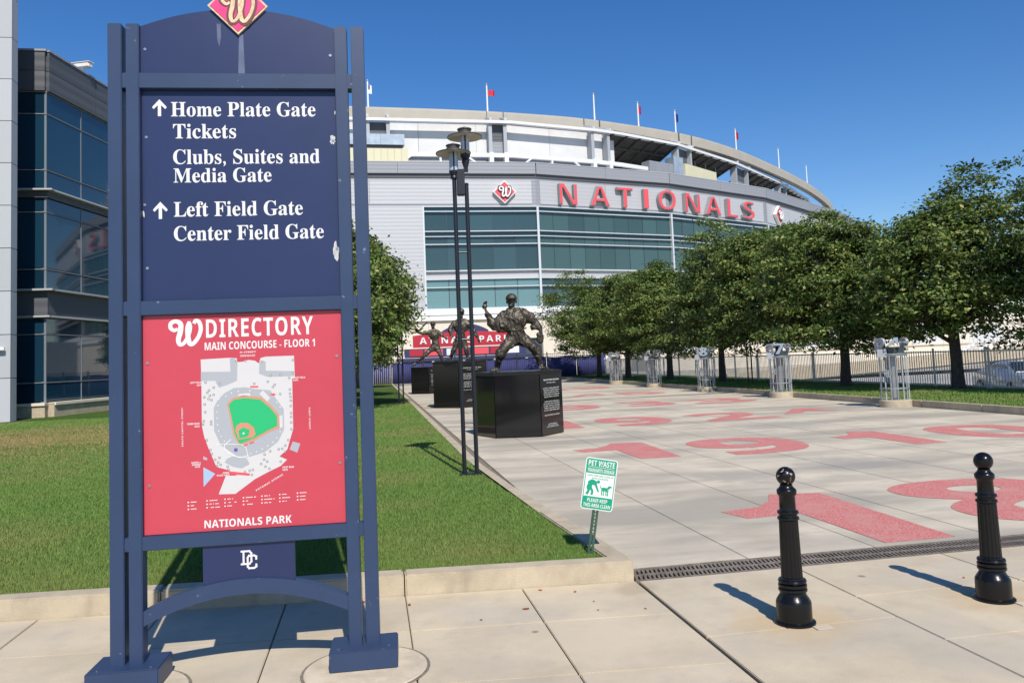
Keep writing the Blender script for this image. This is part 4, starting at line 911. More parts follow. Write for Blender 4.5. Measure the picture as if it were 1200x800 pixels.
# ================================================================== STADIUM
st = thing('stadium', 'large curved baseball stadium with teal glass, red letters and beige roof ring', 'stadium')
FP = [(-30, 94.2), (20.4, 95.3), (39.7, 100.8), (58.7, 110.6), (86, 133), (118, 167), (128, 215)]
def frame(a, b):
    a = Vector((*a, 0)); b = Vector((*b, 0)); u = (b - a).normalized(); n_ = Vector((u.y, -u.x, 0))   # n_ points towards the plaza
    return a, u, n_, (b - a).length
def wb(seg, name, material, u0, u1, z0, z1, d0, d1, path=FP, parent=None):
    """block on facade segment seg: along u, height z, d = metres proud of the facade line"""
    a, u, n_, L_ = frame(path[seg], path[seg + 1])
    c = a + u * (u0 + u1) / 2 + n_ * (d0 + d1) / 2 + Vector((0, 0, (z0 + z1) / 2))
    mw = Matrix.Translation(c) @ Matrix(((u.x, -n_.x, 0, 0), (u.y, -n_.y, 0, 0), (0, 0, 1, 0), (0, 0, 0, 1))) @ Matrix.Diagonal((u1 - u0, abs(d1 - d0), z1 - z0, 1))
    return ublock(name, material, parent or st, mw)
for i in range(len(FP) - 1):
    a, u, n_, L_ = frame(FP[i], FP[i + 1]); u_s = 0.0
    e = .12                                               # small overlap closes the corners
    wb(i, 'structural_wall', M['metalD'], -e, L_ + e, -0.8, 25.2, -1.2, -0.45)
    # parapet and recess
    k = max(1, round(L_ / 9)); wd_ = L_ / k
    for j in range(k):
        wb(i, 'parapet_panel', M['metalG'], j * wd_ + .015, (j + 1) * wd_ - .015, 24.08, 25.42, -.5, .34)
    wb(i, 'parapet_cap', M['metal'], -.02, L_ + .02, 25.42, 25.52, -.6, .38)
    wb(i, 'shadow_gap', M['metalD'], -.02, L_ + .02, 23.62, 24.08, -.5, .08)
    # sign band: framed ribbed panels
    wb(i, 'sign_band', M['metalG'], -.02, L_ + .02, 20.12, 23.62, -.45, -.02)
    k = max(1, round(L_ / 9.6)); wd_ = L_ / k
    for j in range(k):
        m1 = .55 if j == 0 else .03; m2 = .55 if j == k - 1 else .03
        wb(i, 'ribbed_panel', M['metal'], j * wd_ + m1, (j + 1) * wd_ - m2, 20.40, 23.32, -.1, .05)
# glazing
ROW = [(20.08, 19.50, 'glassD'), (19.42, 17.10, 'glassT'), (17.02, 16.48, 'glassD'), (16.40, 15.54, 'glassT'), (15.44, 12.36, 'glassT'), (11.24, 10.38, 'glassL'), (10.28, 7.80, 'glassL')]
FIN = [(20.06, .10, .30), (19.46, .10, .35), (17.06, .10, .35), (16.44, .08, .30), (15.49, .10, .35), (12.30, .14, .40), (11.30, .09, .25), (10.33, .10, .35), (7.78, .12, .3)]
for i, (u0, n_) in enumerate(((36.5, 5), (0, 9), (0, 9), (0, 15), (0, 14))):
    a, u, nn, L_ = frame(FP[i], FP[i + 1]); wd_ = (L_ - u0) / n_
    for (z1, z0, g) in ROW:
        gg = 'glassM' if (i > 0 and g == 'glassT') else ('glassT' if (i > 0 and g == 'glassL') else g)
        if i == 3 and z1 < 12: continue
        for j in range(n_):
            wb(i, 'glass_pane', M[gg], u0 + j * wd_ + .035, u0 + (j + 1) * wd_ - .035, z0, z1, -.3, .0)
    for (z, h_, d_) in FIN: wb(i, 'fin', M['fin'], u0, L_, z - h_ / 2, z + h_ / 2, -.2, d_)
    wb(i, 'spandrel', M['metal'], u0, L_, 11.34, 12.24, -.3, .06)
    for j in range(n_ + 1): wb(i, 'mullion', M['mull'] if 0 < j < n_ else M['fin'], u0 + j * wd_ - .035 * (1 if 0 < j < n_ else 2.4), u0 + j * wd_ + .035 * (1 if 0 < j < n_ else 2.4), 7.74, 20.06, -.3, .05 if 0 < j < n_ else .42)
# left metal wall beside the glazing
for j in range(4): wb(0, 'ribbed_wall_panel', M['metal'], j * 9.1 + .02, (j + 1) * 9.1 - .02, 6.6, 20.14, -.3, .40)
wb(0, 'corner_trim', M['fin'], 36.38, 36.50, 6.6, 20.12, -.3, .45)
for i in range(5):
    a, u, nn, L_ = frame(FP[i], FP[i + 1]); wb(i, 'sill_band', M['whitep'], -.02, L_ + .02, 6.42, 7.72, -.4, .55); wb(i, 'sill_lip', M['metalD'], -.02, L_ + .02, 6.96, 7.04, -.4, .56)
    k = max(2, round(L_ / 4.8)); wd_ = L_ / k
    for j in range(k):
        for (z0, z1) in ((-.7, 1.55), (1.57, 4.0), (4.02, 6.40)):
            if i == 0 and j in (k - 1,) and z0 < 4: continue
            wb(i, 'stone_panel', M['cream'], j * wd_ + .012, (j + 1) * wd_ - .012, z0, z1, -.4, .22)
wb(0, 'dark_opening', M['mull'], 45.6, 50.4, -.7, 4.0, -.4, -.1)
# NATIONALS channel letters
def big_letter(ch, i, u0, u1, z0, z1):
    a, u, nn, L_ = frame(FP[i], FP[i + 1])
    T = Matrix.Translation(a + nn * .12) @ Matrix(((u.x, -nn.x, 0, 0), (u.y, -nn.y, 0, 0), (0, 0, 1, 0), (0, 0, 0, 1)))
    base = ob('letter', text_mb(sans(ch) if ch != 'I' else 'I', u0, u1, z0, z1, 0, .50, offset=-.016, res=6), M['letterside'], st); base.matrix_local = T
    for k, (x, y, z) in enumerate([]): pass
    f = ob('letter_face', text_mb(sans(ch) if ch != 'I' else 'I', u0 + .03, u1 - .03, z0 + .03, z1 - .03, -.50, .06, offset=-.030, res=6), M['letter'], base)
for ch, i, u0, u1 in (('N', 1, 3.0, 5.5), ('A', 1, 7.5, 10.3), ('T', 1, 11.5, 13.9), ('O', 1, 18.2, 21.4), ('N', 2, 2.6, 5.6), ('A', 2, 6.9, 10.1), ('L', 2, 11.6, 13.9), ('S', 2, 15.2, 17.8)):
    if ch == 'O': i, u0, u1 = 1, 17.95, 20.75
    big_letter(ch, i, u0, u1, 20.45, 23.02)
def slab_letter(i, u0, u1):
    a, u, nn, L_ = frame(FP[i], FP[i + 1]); T = Matrix.Translation(a + nn * .12) @ Matrix(((u.x, -nn.x, 0, 0), (u.y, -nn.y, 0, 0), (0, 0, 1, 0), (0, 0, 0, 1)))
    b = ob('letter', MB().box(u0, u1, -.5, 0, 20.45, 23.02), M['letterside'], st); b.matrix_local = T
    ob('letter_face', MB().box(u0 + .03, u1 - .03, -.56, -.50, 20.48, 22.99), M['letter'], b)
slab_letter(1, 15.6, 16.35)
def crest(i, uc, zc, r_, label=None):
    a, u, nn, L_ = frame(FP[i], FP[i + 1]); T = Matrix.Translation(a + nn * .1 + u * uc + Vector((0, 0, zc))) @ Matrix(((u.x, -nn.x, 0, 0), (u.y, -nn.y, 0, 0), (0, 0, 1, 0), (0, 0, 0, 1)))
    d = lambda r: [(0, -r), (r, 0), (0, r), (-r, 0)]
    c = ob('crest', MB().prismxz(d(r_), -.45, 0), M['whitep'], st); c.matrix_local = T
    ob('crest_face', MB().prismxz(d(r_ * .88), -.50, -.45), M['letter'], c)
    ob('script_shadow', curly_w(MB(), -r_ * .56, r_ * .56, -r_ * .50, r_ * .50, -.60, -.50, .20), M['maroon'], c)
    ob('script_letter', curly_w(MB(), -r_ * .52, r_ * .52, -r_ * .46, r_ * .46, -.72, -.50, .10), M['whitep'], c)
crest(0, 46.4, 21.80, 1.42); crest(3, 4.1, 21.85, 1.5)
# --- upper deck behind the parapet
UP = [(-30, 95.6), (13.8, 97.2), (18.2, 97.4), (29.8, 100.4), (33.9, 102), (44.1, 107.2), (58, 117.9), (72.6, 131.3), (87, 146.7), (100, 165)]
def ustation(x):   # position along UP as (segment, u) for an x coordinate
    for i in range(len(UP) - 1):
        if UP[i][0] <= x <= UP[i + 1][0]:
            a, u, nn, L_ = frame(UP[i], UP[i + 1]); return i, (x - UP[i][0]) / (UP[i + 1][0] - UP[i][0]) * L_
fr_x = [-14.5, -12.0, .28, 2.73, 15.4, 17.3, 29.6, 32.1, 44.4, 47.3, 58.7, 62.3, 74.1, 77.0, 88.5, 91.0]
for i in range(len(UP) - 1):
    a, u, nn, L_ = frame(UP[i], UP[i + 1])
    wb(i, 'upper_terrace', M['upwall'], -.1, L_ + .1, 24.9, 25.3, -9, .9, UP)
    if UP[i + 1][0] <= 45:
        k = max(1, round(L_ / 7)); wd_ = L_ / k
        if UP[i][0] < 33:
            for j in range(k): wb(i, 'upper_wall_panel', M['upwall'], j * wd_ + .02, (j + 1) * wd_ - .02, 27.3, 31.3, -2.2, -1.6, UP)
            wb(i, 'lower_recess', M['metalG'], -.02, L_ + .02, 25.3, 27.3, -2.6, -2.1, UP)
    wb(i, 'edge_rail', M['steelW'], -.02, L_ + .02, 26.75, 27.25, -.45, .0, UP) if UP[i][0] < 34 else None
    wb(i, 'eaves_beam', M['steelW'], -.02, L_ + .02, 31.08, 31.42, -.6, .05, UP) if UP[i][0] < 88 else None
for k, x in enumerate(fr_x):
    i, uu = ustation(x)
    wb(i, 'raker_column', M['column'], uu - .22, uu + .22, 27.2, 31.2, -1.3, -.3, UP); wb(i, 'raker_column', M['steelW'], uu - .26, uu + .26, 25.3, 27.35, -.7, .1, UP)
    if k % 2 == 0:
        j2, u2 = ustation(fr_x[k + 1])
        if j2 == i: wb(i, 'gap_panel', M['metalD'], uu + .25, u2 - .25, 28.9, 31.1, -1.5, -.9, UP); wb(i, 'gap_panel', M['metalG'], uu + .25, u2 - .25, 27.3, 28.9, -1.5, -.9, UP)
    # bracket reaching out to the roof ring
    a, u, nn, L_ = frame(UP[i], UP[i + 1]); p = a + u * uu
    ob('bracket', MB().bar(p + Vector((0, 0, 31.5)) + nn * .1, p + Vector((0, 0, 32.4)) - nn * 2.6, .3, .4), M['steelW'], st)
for (xa, xb) in ((3.5, 14.2), (18.8, 28.4)):
    for x, s in ((xa, 1), (xb, -1)):
        i, uu = ustation(x); i2, u2 = ustation(x + s * 2.2); a, u, nn, L_ = frame(UP[i], UP[i + 1])
        p = a + u * uu; ob('brace', MB().bar(p + Vector((0, 0, 25.4)), p + u * s * 1.9 + Vector((0, 0, 26.8)), .22, .22), M['steelW'], st)
for x in (9.0, 23.5): i, uu = ustation(x); wb(i, 'rail_post', M['steelW'], uu - .12, uu + .12, 25.3, 26.8, -.4, 0, UP)
# open bays with the dark underside of the seating deck
bays = [(32.8, 44.0), (48, 58.2), (63, 73.4), (78, 88)]
for (xa, xb) in bays:
    i, ua = ustation(xa); j, ub = ustation(xb)
    A = frame(UP[i], UP[i + 1]); B = frame(UP[j], UP[j + 1]); pa = A[0] + A[1] * ua; pb = B[0] + B[1] * ub; u = (pb - pa).normalized(); nn = Vector((u.y, -u.x, 0))
    dk = ob('seating_deck', MB().add([tuple(p) for p in (pa + nn * .0 + Vector((0, 0, 31.3)), pb + nn * .0 + Vector((0, 0, 31.3)), pb - nn * 9 + Vector((0, 0, 27.6)), pa - nn * 9 + Vector((0, 0, 27.6)),
              pa + Vector((0, 0, 31.55)), pb + Vector((0, 0, 31.55)), pb - nn * 9 + Vector((0, 0, 27.9)), pa - nn * 9 + Vector((0, 0, 27.9)))], [(0, 1, 2, 3), (7, 6, 5, 4), (4, 5, 1, 0), (5, 6, 2, 1), (6, 7, 3, 2), (7, 4, 0, 3)]), M['soffit'], st)
    for f in (.0, .2, .4, .6, .8, 1.0):
        p0 = pa.lerp(pb, f); ob('deck_rib', MB().bar(p0 + Vector((0, 0, 31.2)), p0 - nn * 9 + Vector((0, 0, 27.4)), .25, .35), M['soffit'], dk)
    for d_ in (2.5, 5.0, 7.5):
        ob('deck_rib', MB().bar(pa - nn * d_ + Vector((0, 0, 31.1 - d_ * .41)), pb - nn * d_ + Vector((0, 0, 31.1 - d_ * .41)), .2, .3), M['soffit'], dk)
    if xa > 40:
        ob('inner_wall', MB().bar(pa - nn * 8.6 + Vector((0, 0, 26.4)), pb - nn * 8.6 + Vector((0, 0, 26.4)), .3, 2.4), M['metalD'], st)
        for f in (.25, .5, .75): p0 = pa.lerp(pb, f); ob('hanger', MB().bar(p0 - nn * 2 + Vector((0, 0, 25.3)), p0 - nn * 2 + Vector((0, 0, 30.6)), .08), M['column'], st)
# plant boxes on the terrace
def ubox(name, material, x0, x1, z0, z1, d0, d1, n=1):
    i, ua = ustation(x0); a, u, nn, L_ = frame(UP[i], UP[i + 1]); xr = UP[i + 1][0]
    j, ub = ustation(x1)
    if i != j: ub = L_ * (x1 - UP[i][0]) / (UP[i + 1][0] - UP[i][0])
    w_ = (ub - ua) / n
    for k in range(n): wb(i, name, material, ua + k * w_ + .01, ua + (k + 1) * w_ - .01, z0, z1, d0, d1, UP)
ubox('yellow_screen_panel', M['yellow'], -4, 5.0, 25.35, 27.5, -.6, .5, 11)
ubox('plant_box', M['bluegrey'], -4, 4.6, 27.95, 29.25, -.6, .6, 3)
ubox('plant_box_support', M['metalD'], -3.9, 4.4, 27.55, 27.90, -.6, .3, 1)
ubox('ribbed_box', M['metalG'], 38.3, 44.0, 25.4, 28.1, -1.2, .3, 5)
ubox('ribbed_box', M['bluegrey'], 42.6, 44.4, 25.4, 29.2, -1.2, .45, 2)
ubox('yellow_screen_panel', M['yellow'], 44.7, 52.0, 25.4, 28.5, -1.0, .5, 9)
ubox('plant_box', M['steelW'], 52.2, 57.0, 25.4, 27.0, -1.0, .4, 3)
# roof ring
RG = [(-40, 97.5), (-15, 98.0), (0.25, 98.9), (11, 99.6), (21, 100.9), (31, 103.3), (45.7, 109.4), (57, 116.9), (68, 126.3), (80, 137.5), (91, 149), (102, 162.2), (111.3, 176), (119.5, 192), (125, 210), (126, 230), (118, 252)]
RGs = cr(RG, 6); mb = MB(); n_ = len(RGs)
IN, OUT = 1.9, 1.9
prof = [(0.0, 33.45), (-.02, 33.2), (.02, 31.98), (.9, 31.85), (1.9, 33.1), (1.7, 33.4)]     # distance inwards, z
for i, (x, y) in enumerate(RGs):
    x0, y0 = RGs[max(i - 1, 0)]; x1, y1 = RGs[min(i + 1, n_ - 1)]; t_ = Vector((x1 - x0, y1 - y0, 0)).normalized(); inn = Vector((-t_.y, t_.x, 0))
    tap = 1.0
    for (d_, z) in prof: p = Vector((x, y, 0)) + inn * d_ * tap; mb.v.append((p.x, p.y, z))
m_ = len(prof)
for i in range(n_ - 1):
    for k in range(m_): mb.f.append((i * m_ + k, i * m_ + (k + 1) % m_, (i + 1) * m_ + (k + 1) % m_, (i + 1) * m_ + k))
mb.f += [tuple(range(m_)), tuple((n_ - 1) * m_ + k for k in range(m_))[::-1]]
ob('roof_ring', mb, M['canopy'], st)
for x, y in ((15.4, 100.2), (17.6, 100.4), (29.0, 102.7), (31.4, 103.4), (45.0, 109.0), (47.5, 110.4)):
    ob('roof_joint', MB().box(x - .04, x + .04, y - .20, y + .4, 31.9, 33.45), M['mull'], st)
# storefront: red arched fascia with white letters over navy panels
tp = thing('store_fascia', 'red curved store sign with white letters behind the statues, at the stadium foot', 'sign', (0, 85, 0))
def arcpts(x0, x1, z0, z1, rise, n=16):
    P = [(x0, z0)]
    for k in range(n + 1):
        f = k / n; P.append((x0 + (x1 - x0) * f, z1 + rise * (1 - (2 * f - 1) ** 2)))
    P.append((x1, z0)); return P
ob('navy_arch', MB().prismxz(arcpts(7.4, 12.4, 3.9, 4.8, .75), .2, .6), M['awnnavy'], tp)
ob('red_fascia', MB().prismxz(arcpts(4.3, 15.2, 3.15, 4.40, .30), -.1, .2), M['crimson'], tp)
letters(sans('AT NATS PARK'), 5.0, 14.6, 3.5, 4.2, tp, M['white'], -.1, .08, spacing=1.35)
ob('navy_band', MB().box(3.4, 16.4, -.0, .6, 2.1, 3.04), M['awnnavy'], tp)
for x0, x1, m1 in ((3.9, 5.3, 'crimson'), (5.5, 7.4, 'letter'), (7.8, 8.6, 'white'), (8.9, 10.2, 'crimson'), (10.6, 12.3, 'letter'), (12.5, 14.0, 'crimson'), (14.3, 15.6, 'whitep')):
    ob('poster', MB().box(x0, x1, -.06, 0, 2.25, 2.95), M[m1], tp)
ob('canopy', MB().prism([(2.5, -2.2), (16.8, -2.2), (16.8, .5), (2.5, .5)], 1.75, 2.05), M['awnnavy'], tp)
for x in (3, 6.2, 9.4, 12.6, 16): ob('canopy_post', MB().box(x - .12, x + .12, -2.1, -1.86, -.0, 1.75), M['whitep'], tp)
ob('shopfront', MB().box(2.8, 16.6, .5, .6, 0, 1.75), M['mull'], tp)
# flags on the ring
FL = [(.4, 99.6, 34.2, 36.9, 'us'), (15.6, 100.5, 33.3, 37.0, 'red'), (30.8, 103.6, 33.3, 37.1, None), (38.1, 106.6, 33.3, 37.0, 'red2'), (45.0, 110.0, 33.3, 37.0, 'us2'), (58.8, 119.0, 33.3, 37.0, 'red2'), (73.0, 131.5, 33.3, 37.2, None), (85.7, 144.0, 33.3, 37.2, None)]
FLL = ['flagpole with a striped flag behind the directory sign post', 'flagpole with a large waving red flag above the lamp heads', 'bare flagpole on the roof ring above the first letter N of the facade', 'flagpole with a furled red flag above the facade letter T', 'flagpole with a furled blue flag left of the grey ribbed box', 'flagpole with a small furled red flag above the yellow container', 'thin bare flagpole on the falling part of the roof ring', 'rightmost bare flagpole near the low end of the roof ring']
for (x, y, z0, z1, kd), lb in zip(FL, FLL):
    t = thing('flagpole', lb, 'flagpole', (x, y, 32.9), R_(-10), 'flagpoles on the stadium roof ring')
    ob('pole', MB().lathe([(.12, 0), (.09, z1 - 33.0), (.04, z1 - 32.9)], 8), M['whitep'], t)
    ob('finial', MB().lathe([(.03, z1 - 32.9), (.13, z1 - 32.8), (.03, z1 - 32.66)], 8), M['gold'], t)
    if kd:
        W_, Hh = (.9, .75) if kd in ('red',) else (.45, 1.1) if kd == 'us' else (.30, 1.2)
        g = MB(); nx = 10
        for s_ in (0, 1):
            for i in range(nx + 1):
                xx = .1 + W_ * i / nx; yy = .18 * math.sin(i * 1.1) * (i / nx); zz = z1 - 33.9 - .12 * (i / nx) ** 2
                g.v.append((xx, yy + s_ * .02, zz + Hh / 2)); g.v.append((xx, yy + s_ * .02, zz - Hh / 2))
        B_ = 2 * (nx + 1)
        for i in range(nx): g.f += [(2 * i, 2 * i + 2, 2 * i + 3, 2 * i + 1), (B_ + 2 * i, B_ + 2 * i + 1, B_ + 2 * i + 3, B_ + 2 * i + 2)]
        g.f += [(0, 1, B_ + 1, B_)]
        ob('flag', g, M['flagblue'] if kd == 'us2' else M['whitep'] if kd == 'us' else M['flagred'], t, smooth='all')
        if kd == 'us': ob('canton', MB().box(.1, .3, -.08, -.05, z1 - 33.9, z1 - 33.4), M['flagblue'], t)

# ================================================================== OFFICE BUILDING, LEFT
of = thing('office_building', 'dark blue glass office building behind the directory sign, left', 'building')
OA = (-14.2, 33.2); OB_ = (-12.22, 33.2); OC = (-11.1, 38.2); OD = (-8.7, 49.0)
OP = [OA, OB_, OD]
def obk(seg, name, m_, u0, u1, z0, z1, d0, d1): return wb(seg, name, m_, u0, u1, z0, z1, d0, d1, OP, of)
zs = dict()
# core
ob('core', MB().prism([(-14.2, 33.6), (-12.5, 33.6), (-9.05, 48.9), (-20, 48.9), (-20, 33.9)], .1, 13.9), M['glassD'], of)
L0 = 1.98; L1 = (Vector(OD) - Vector(OB_)).length
for seg, L_ in ((0, L0), (1, L1)):
    e0 = -.0; 
    for (z0, z1) in ((12.72, 13.5), (13.52, 14.28)):
        k = 1 if seg == 0 else 5; 
        for j in range(k): obk(seg, 'cladding_panel', M['metalD'], j * L_ / k + .01, (j + 1) * L_ / k - .01, z0, z1, -.3, .12)
    obk(seg, 'coping', M['metalG'], -.02, L_ + .05, 14.28, 14.36, -.4, .16)
    for (z0, z1) in ((11.86, 12.66), (9.66, 11.78), (8.86, 9.56), (8.0, 8.5), (5.80, 7.92), (5.0, 5.70), (3.30, 3.84), (1.46, 3.22), (.70, 1.38)):
        k = 2 if seg == 0 else 7
        ww = L_ / k
        for j in range(k):
            if seg == 1: obk(seg, 'window_pane', M['glassO'], j * ww + .03, (j + 1) * ww - .03, z0, z1, -.25, .0)
            elif j == 0: obk(seg, 'window_pane', M['glassO'], .0, .9, z0, z1, -.25, -.0)
            else: obk(seg, 'window_pane', M['glassO'], .94, L_ - .03, z0, z1, -.25, -.0)
    for z in (12.69, 11.82, 9.61, 7.96, 5.75, 3.88, 3.26, 1.42): obk(seg, 'transom', M['trim'], -.02, L_ + .03, z - .018, z + .018, -.2, .03)
    for z, h_, d_ in ((8.68, .32, .10), (8.80, .06, .32), (4.42, .96, .10), (4.94, .07, .36), (3.93, .06, .2)): obk(seg, 'ledge', M['metalD'] if h_ > .1 else M['metal'], -.02 if seg else 0, L_ + (d_ if seg == 0 else 0), z - h_ / 2, z + h_ / 2, -.2, d_)
    if seg: 
        for j in range(8): obk(seg, 'mullion', M['trim'], j * L_ / 7 - .014, j * L_ / 7 + .014, .66, 12.7, -.2, .02)
    obk(seg, 'stone_base', M['kerb'], -.02, L_ + .1, .1, .64, -.3, .35)
    obk(seg, 'stone_cap', M['cream'], -.02, L_ + .12, .56, .66, -.3, .42)
ob('ribbed_recess', MB().box(-15.6, -13.35, 33.9, 34.4, .1, 14.0), M['metalD'], of)
cm = thing('roof_camera', 'white security camera on the dark office building roof edge', 'security camera', (-11.75, 35.7, 14.36), R_(-20))
ob('stand', MB().cyl(0, 0, .05, 0, .22, 8), M['whitep'], cm); ob('housing', MB().box(-.5, .42, -.13, .13, .22, .42), M['whitep'], cm, bevel=.03); ob('sunshield', MB().box(-.56, .46, -.16, .16, .425, .45), M['whitep'], cm)
tw = thing('panel_tower', 'pale grey panelled building corner at the left edge of the photo', 'building')
for j in range(16):
    z0 = .12 + j * 1.52
    for (x0, x1) in ((-12.40, -15.6), (-15.62, -19.5), (-19.52, -24)):
        ob('cladding_panel', MB().box(x1, x0, 30.6, 30.75, z0 + .012, z0 + 1.508), M['tower'], tw)
    ob('side_panel', MB().box(-12.46, -12.40, 30.77, 31.1, z0 + .012, z0 + 1.508), M['tower'], tw)
ob('tower_core', MB().box(-24, -12.47, 30.76, 31.08, .1, 24.4), M['metalD'], tw)
wc = thing('wall_camera', 'small white security camera on the pale panelled corner', 'security camera', (-12.75, 30.6, 2.62))
ob('mount', MB().box(-.03, .03, -.12, 0, -.03, .06), M['whitep'], wc); ob('housing', MB().box(-.05, .22, -.2, -.1, -.02, .1), M['whitep'], wc, bevel=.015)

# ================================================================== TREES
def grow_tree(seed, crown_c, crown_r, trunk_h, nclu=380, per=95, leaf=.10, trunk_r=.16):
    r = np.random.default_rng(seed); rr = random.Random(seed)
    cz, (rx, ry, rz) = crown_c, crown_r
    lob = [(r.normal(size=3), r.uniform(.14, .36)) for _ in range(14)]; lob = [(v / np.linalg.norm(v), a) for v, a in lob]
    def rad(dr):
        s_ = 1.0
        for v, a in lob: s_ += a * (max(0, float(dr @ v)) ** 5 - .09)
        return s_
    cl = []
    while len(cl) < nclu:
        d_ = r.normal(size=3); d_ /= np.linalg.norm(d_); f = r.uniform(.22, 1) ** .45 * rad(d_) * .97
        d_ = np.array([d_[0], d_[1], d_[2] if d_[2] > 0 else d_[2] * .95]); hx = 1.0 / max(.80, math.hypot(d_[0], d_[1])) if d_[2] < 0 else 1.0 - .30 * d_[2]
        cl.append(np.array([d_[0] * rx * f * hx, d_[1] * ry * f * hx, cz + d_[2] * rz * f]))
    cl = np.array(cl)
    cl = cl[cl[:, 2] > 1.28 + .28 * np.sin(cl[:, 0] * 1.9 + seed) * np.cos(cl[:, 1] * 1.7)]
    # wood
    mb = MB(); lean = Vector((rr.uniform(-.12, .12), rr.uniform(-.12, .12), 0)); top = Vector((0, 0, cz + rz * .2)) + lean * 2
    pts = [Vector((0, 0, -.05)), Vector((0, 0, .12)), Vector((lean.x * .4, lean.y * .4, trunk_h * .5)), Vector((lean.x, lean.y, trunk_h)), Vector((lean.x * 1.6, lean.y * 1.6, cz)), top]
    tr_ = MB().tube(pts, [trunk_r * 1.5, trunk_r * 1.12, trunk_r * .92, trunk_r * .85, trunk_r * .5, trunk_r * .12], 10)
    limbs = []
    for k in range(11):
        a = k * 2.4 + rr.uniform(-.4, .4); z0 = trunk_h * .85 + (cz - trunk_h * .6) * (k / 11); ln = rx * rr.uniform(.5, .72) * (1 - .55 * k / 11)
        p0 = Vector((lean.x, lean.y, z0)); el = rr.uniform(.3, .9)
        p2 = p0 + Vector((math.cos(a) * ln, math.sin(a) * ln, min(ln * el, cz + rz * .55 - z0))); p1 = p0.lerp(p2, .5) + Vector((rr.uniform(-.2, .2), rr.uniform(-.2, .2), -.12 * ln))
        mb.tube([p0, p1, p2], [trunk_r * .48, trunk_r * .28, trunk_r * .08], 6); limbs.append((p0, p1, p2))
    nodes = [p for l_ in limbs for p in (l_[0].lerp(l_[1], .6), l_[1], l_[1].lerp(l_[2], .5), l_[2])] + pts[3:]
    for c in cl[::2]:
        c_ = Vector(c); nb = min(nodes, key=lambda q_: (q_ - c_).length); mb.tube([nb, nb.lerp(c_, .5) + Vector((0, 0, .08)), c_], [.022, .015, .006], 3, cap=False)
    # leaves
    n = len(cl) * per; cc = np.repeat(cl, per, 0); p = cc + r.normal(size=(n, 3)) * np.array([.27, .27, .11]) * (rx / 2.9)
    dist = np.linalg.norm((p - np.array([0, 0, cz])) / np.array([rx, ry, rz]), axis=1, keepdims=True)
    p[:, 2] -= .10 * np.abs(p[:, 0] - cc[:, 0]) + .10 * np.abs(p[:, 1] - cc[:, 1])
    out = p - np.array([0, 0, cz]); out /= np.linalg.norm(out, axis=1, keepdims=True) + 1e-6
    nrm = out * .5 + np.array([0, 0, .5]) + r.normal(size=(n, 3)) * .55; nrm /= np.linalg.norm(nrm, axis=1, keepdims=True)
    t1 = np.cross(nrm, r.normal(size=(n, 3))); t1 /= np.linalg.norm(t1, axis=1, keepdims=True); t2 = np.cross(nrm, t1)
    L_ = leaf * r.uniform(.65, 1.35, (n, 1)); w_ = L_ * .52
    co = np.stack([p - t1 * L_ * .5, p + t2 * w_ * .5 + nrm * L_ * .08, p + t1 * L_ * .5, p - t2 * w_ * .5 + nrm * L_ * .08], 1)
    me = bpy.data.meshes.new('crown'); me.vertices.add(n * 4); me.vertices.foreach_set('co', co.ravel()); me.loops.add(n * 4)
    me.loops.foreach_set('vertex_index', np.arange(n * 4)); me.polygons.add(n); me.polygons.foreach_set('loop_start', np.arange(0, n * 4, 4)); me.update(calc_edges=True)
    me.materials.append(M['leaf'])
    a_ = tr_.mesh('trunk'); a_.materials.append(M['bark']); b_ = mb.mesh('limbs'); b_.materials.append(M['bark'])
    a_.polygons.foreach_set('use_smooth', [True] * len(a_.polygons)); return a_, b_, me
V = [grow_tree(21, 3.95, (2.6, 2.6, 2.75), 1.7, 520, 92, .132), grow_tree(34, 4.05, (2.5, 2.65, 2.9), 1.7, 520, 92, .132), grow_tree(47, 3.85, (2.7, 2.55, 2.65), 1.65, 520, 92, .132)]
def tree(v, x, y, z, rz, sc, sz, label, group):
    t = thing('shade_tree', label, 'tree', (x, y, z), rz, group); t.scale = (sc, sc, sz)
    for nm, me in zip(('trunk', 'limbs', 'crown'), V[v]):
        o = bpy.data.objects.new(nm, me); COL.objects.link(o); o.parent = t
    return t
GR = 'leafy trees in a row right of the plaza'
for a in ((0, 19.6, 16.6, .12, 0.3, 1.15, 1.07, 'nearest leafy tree of the right row, cut by the right photo edge'),
          (1, 17.6, 21.9, .12, 1.2, 1.12, .96, 'leafy tree behind the nearest number drum, trunk before the fence'),
          (2, 16.7, 26.4, .12, 2.9, 1.10, 1.00, 'leafy tree whose bare trunk stands between the two nearest number drums'),
          (0, 16.4, 30.6, .12, 4.1, 1.06, 1.06, 'leafy tree just right of the black lamp in the right row'),
          (1, 16.1, 35.4, .12, 5.3, 1.02, 1.02, 'leafy tree just left of the black lamp in the right row'),
          (2, 15.8, 41.3, .12, 0.9, 1.10, 1.04, 'leafy tree with its trunk right of the fourth number drum'),
          (0, 15.5, 47.6, .12, 2.2, 1.12, 1.02, 'second leafy tree from the far left end of the right row'),
          (1, 15.4, 53.6, .12, 3.6, 1.15, 1.02, 'leftmost and farthest leafy tree of the right row')):
    tree(*a, GR)
GL = 'leafy trees on the left lawn'
tree(2, -.95, 29.0, .12, 1.0, 1.12, 1.10, 'leafy tree on the left lawn behind the right sign posts', GL)
tree(0, -1.0, 38.0, .12, 2.0, .95, 1.0, 'farther leafy tree on the left lawn, behind the directory sign', GL)
tree(1, -1.0, 52.0, .12, 4.0, 1.0, 1.0, 'farthest leafy tree on the left lawn by the blue fence', GL)

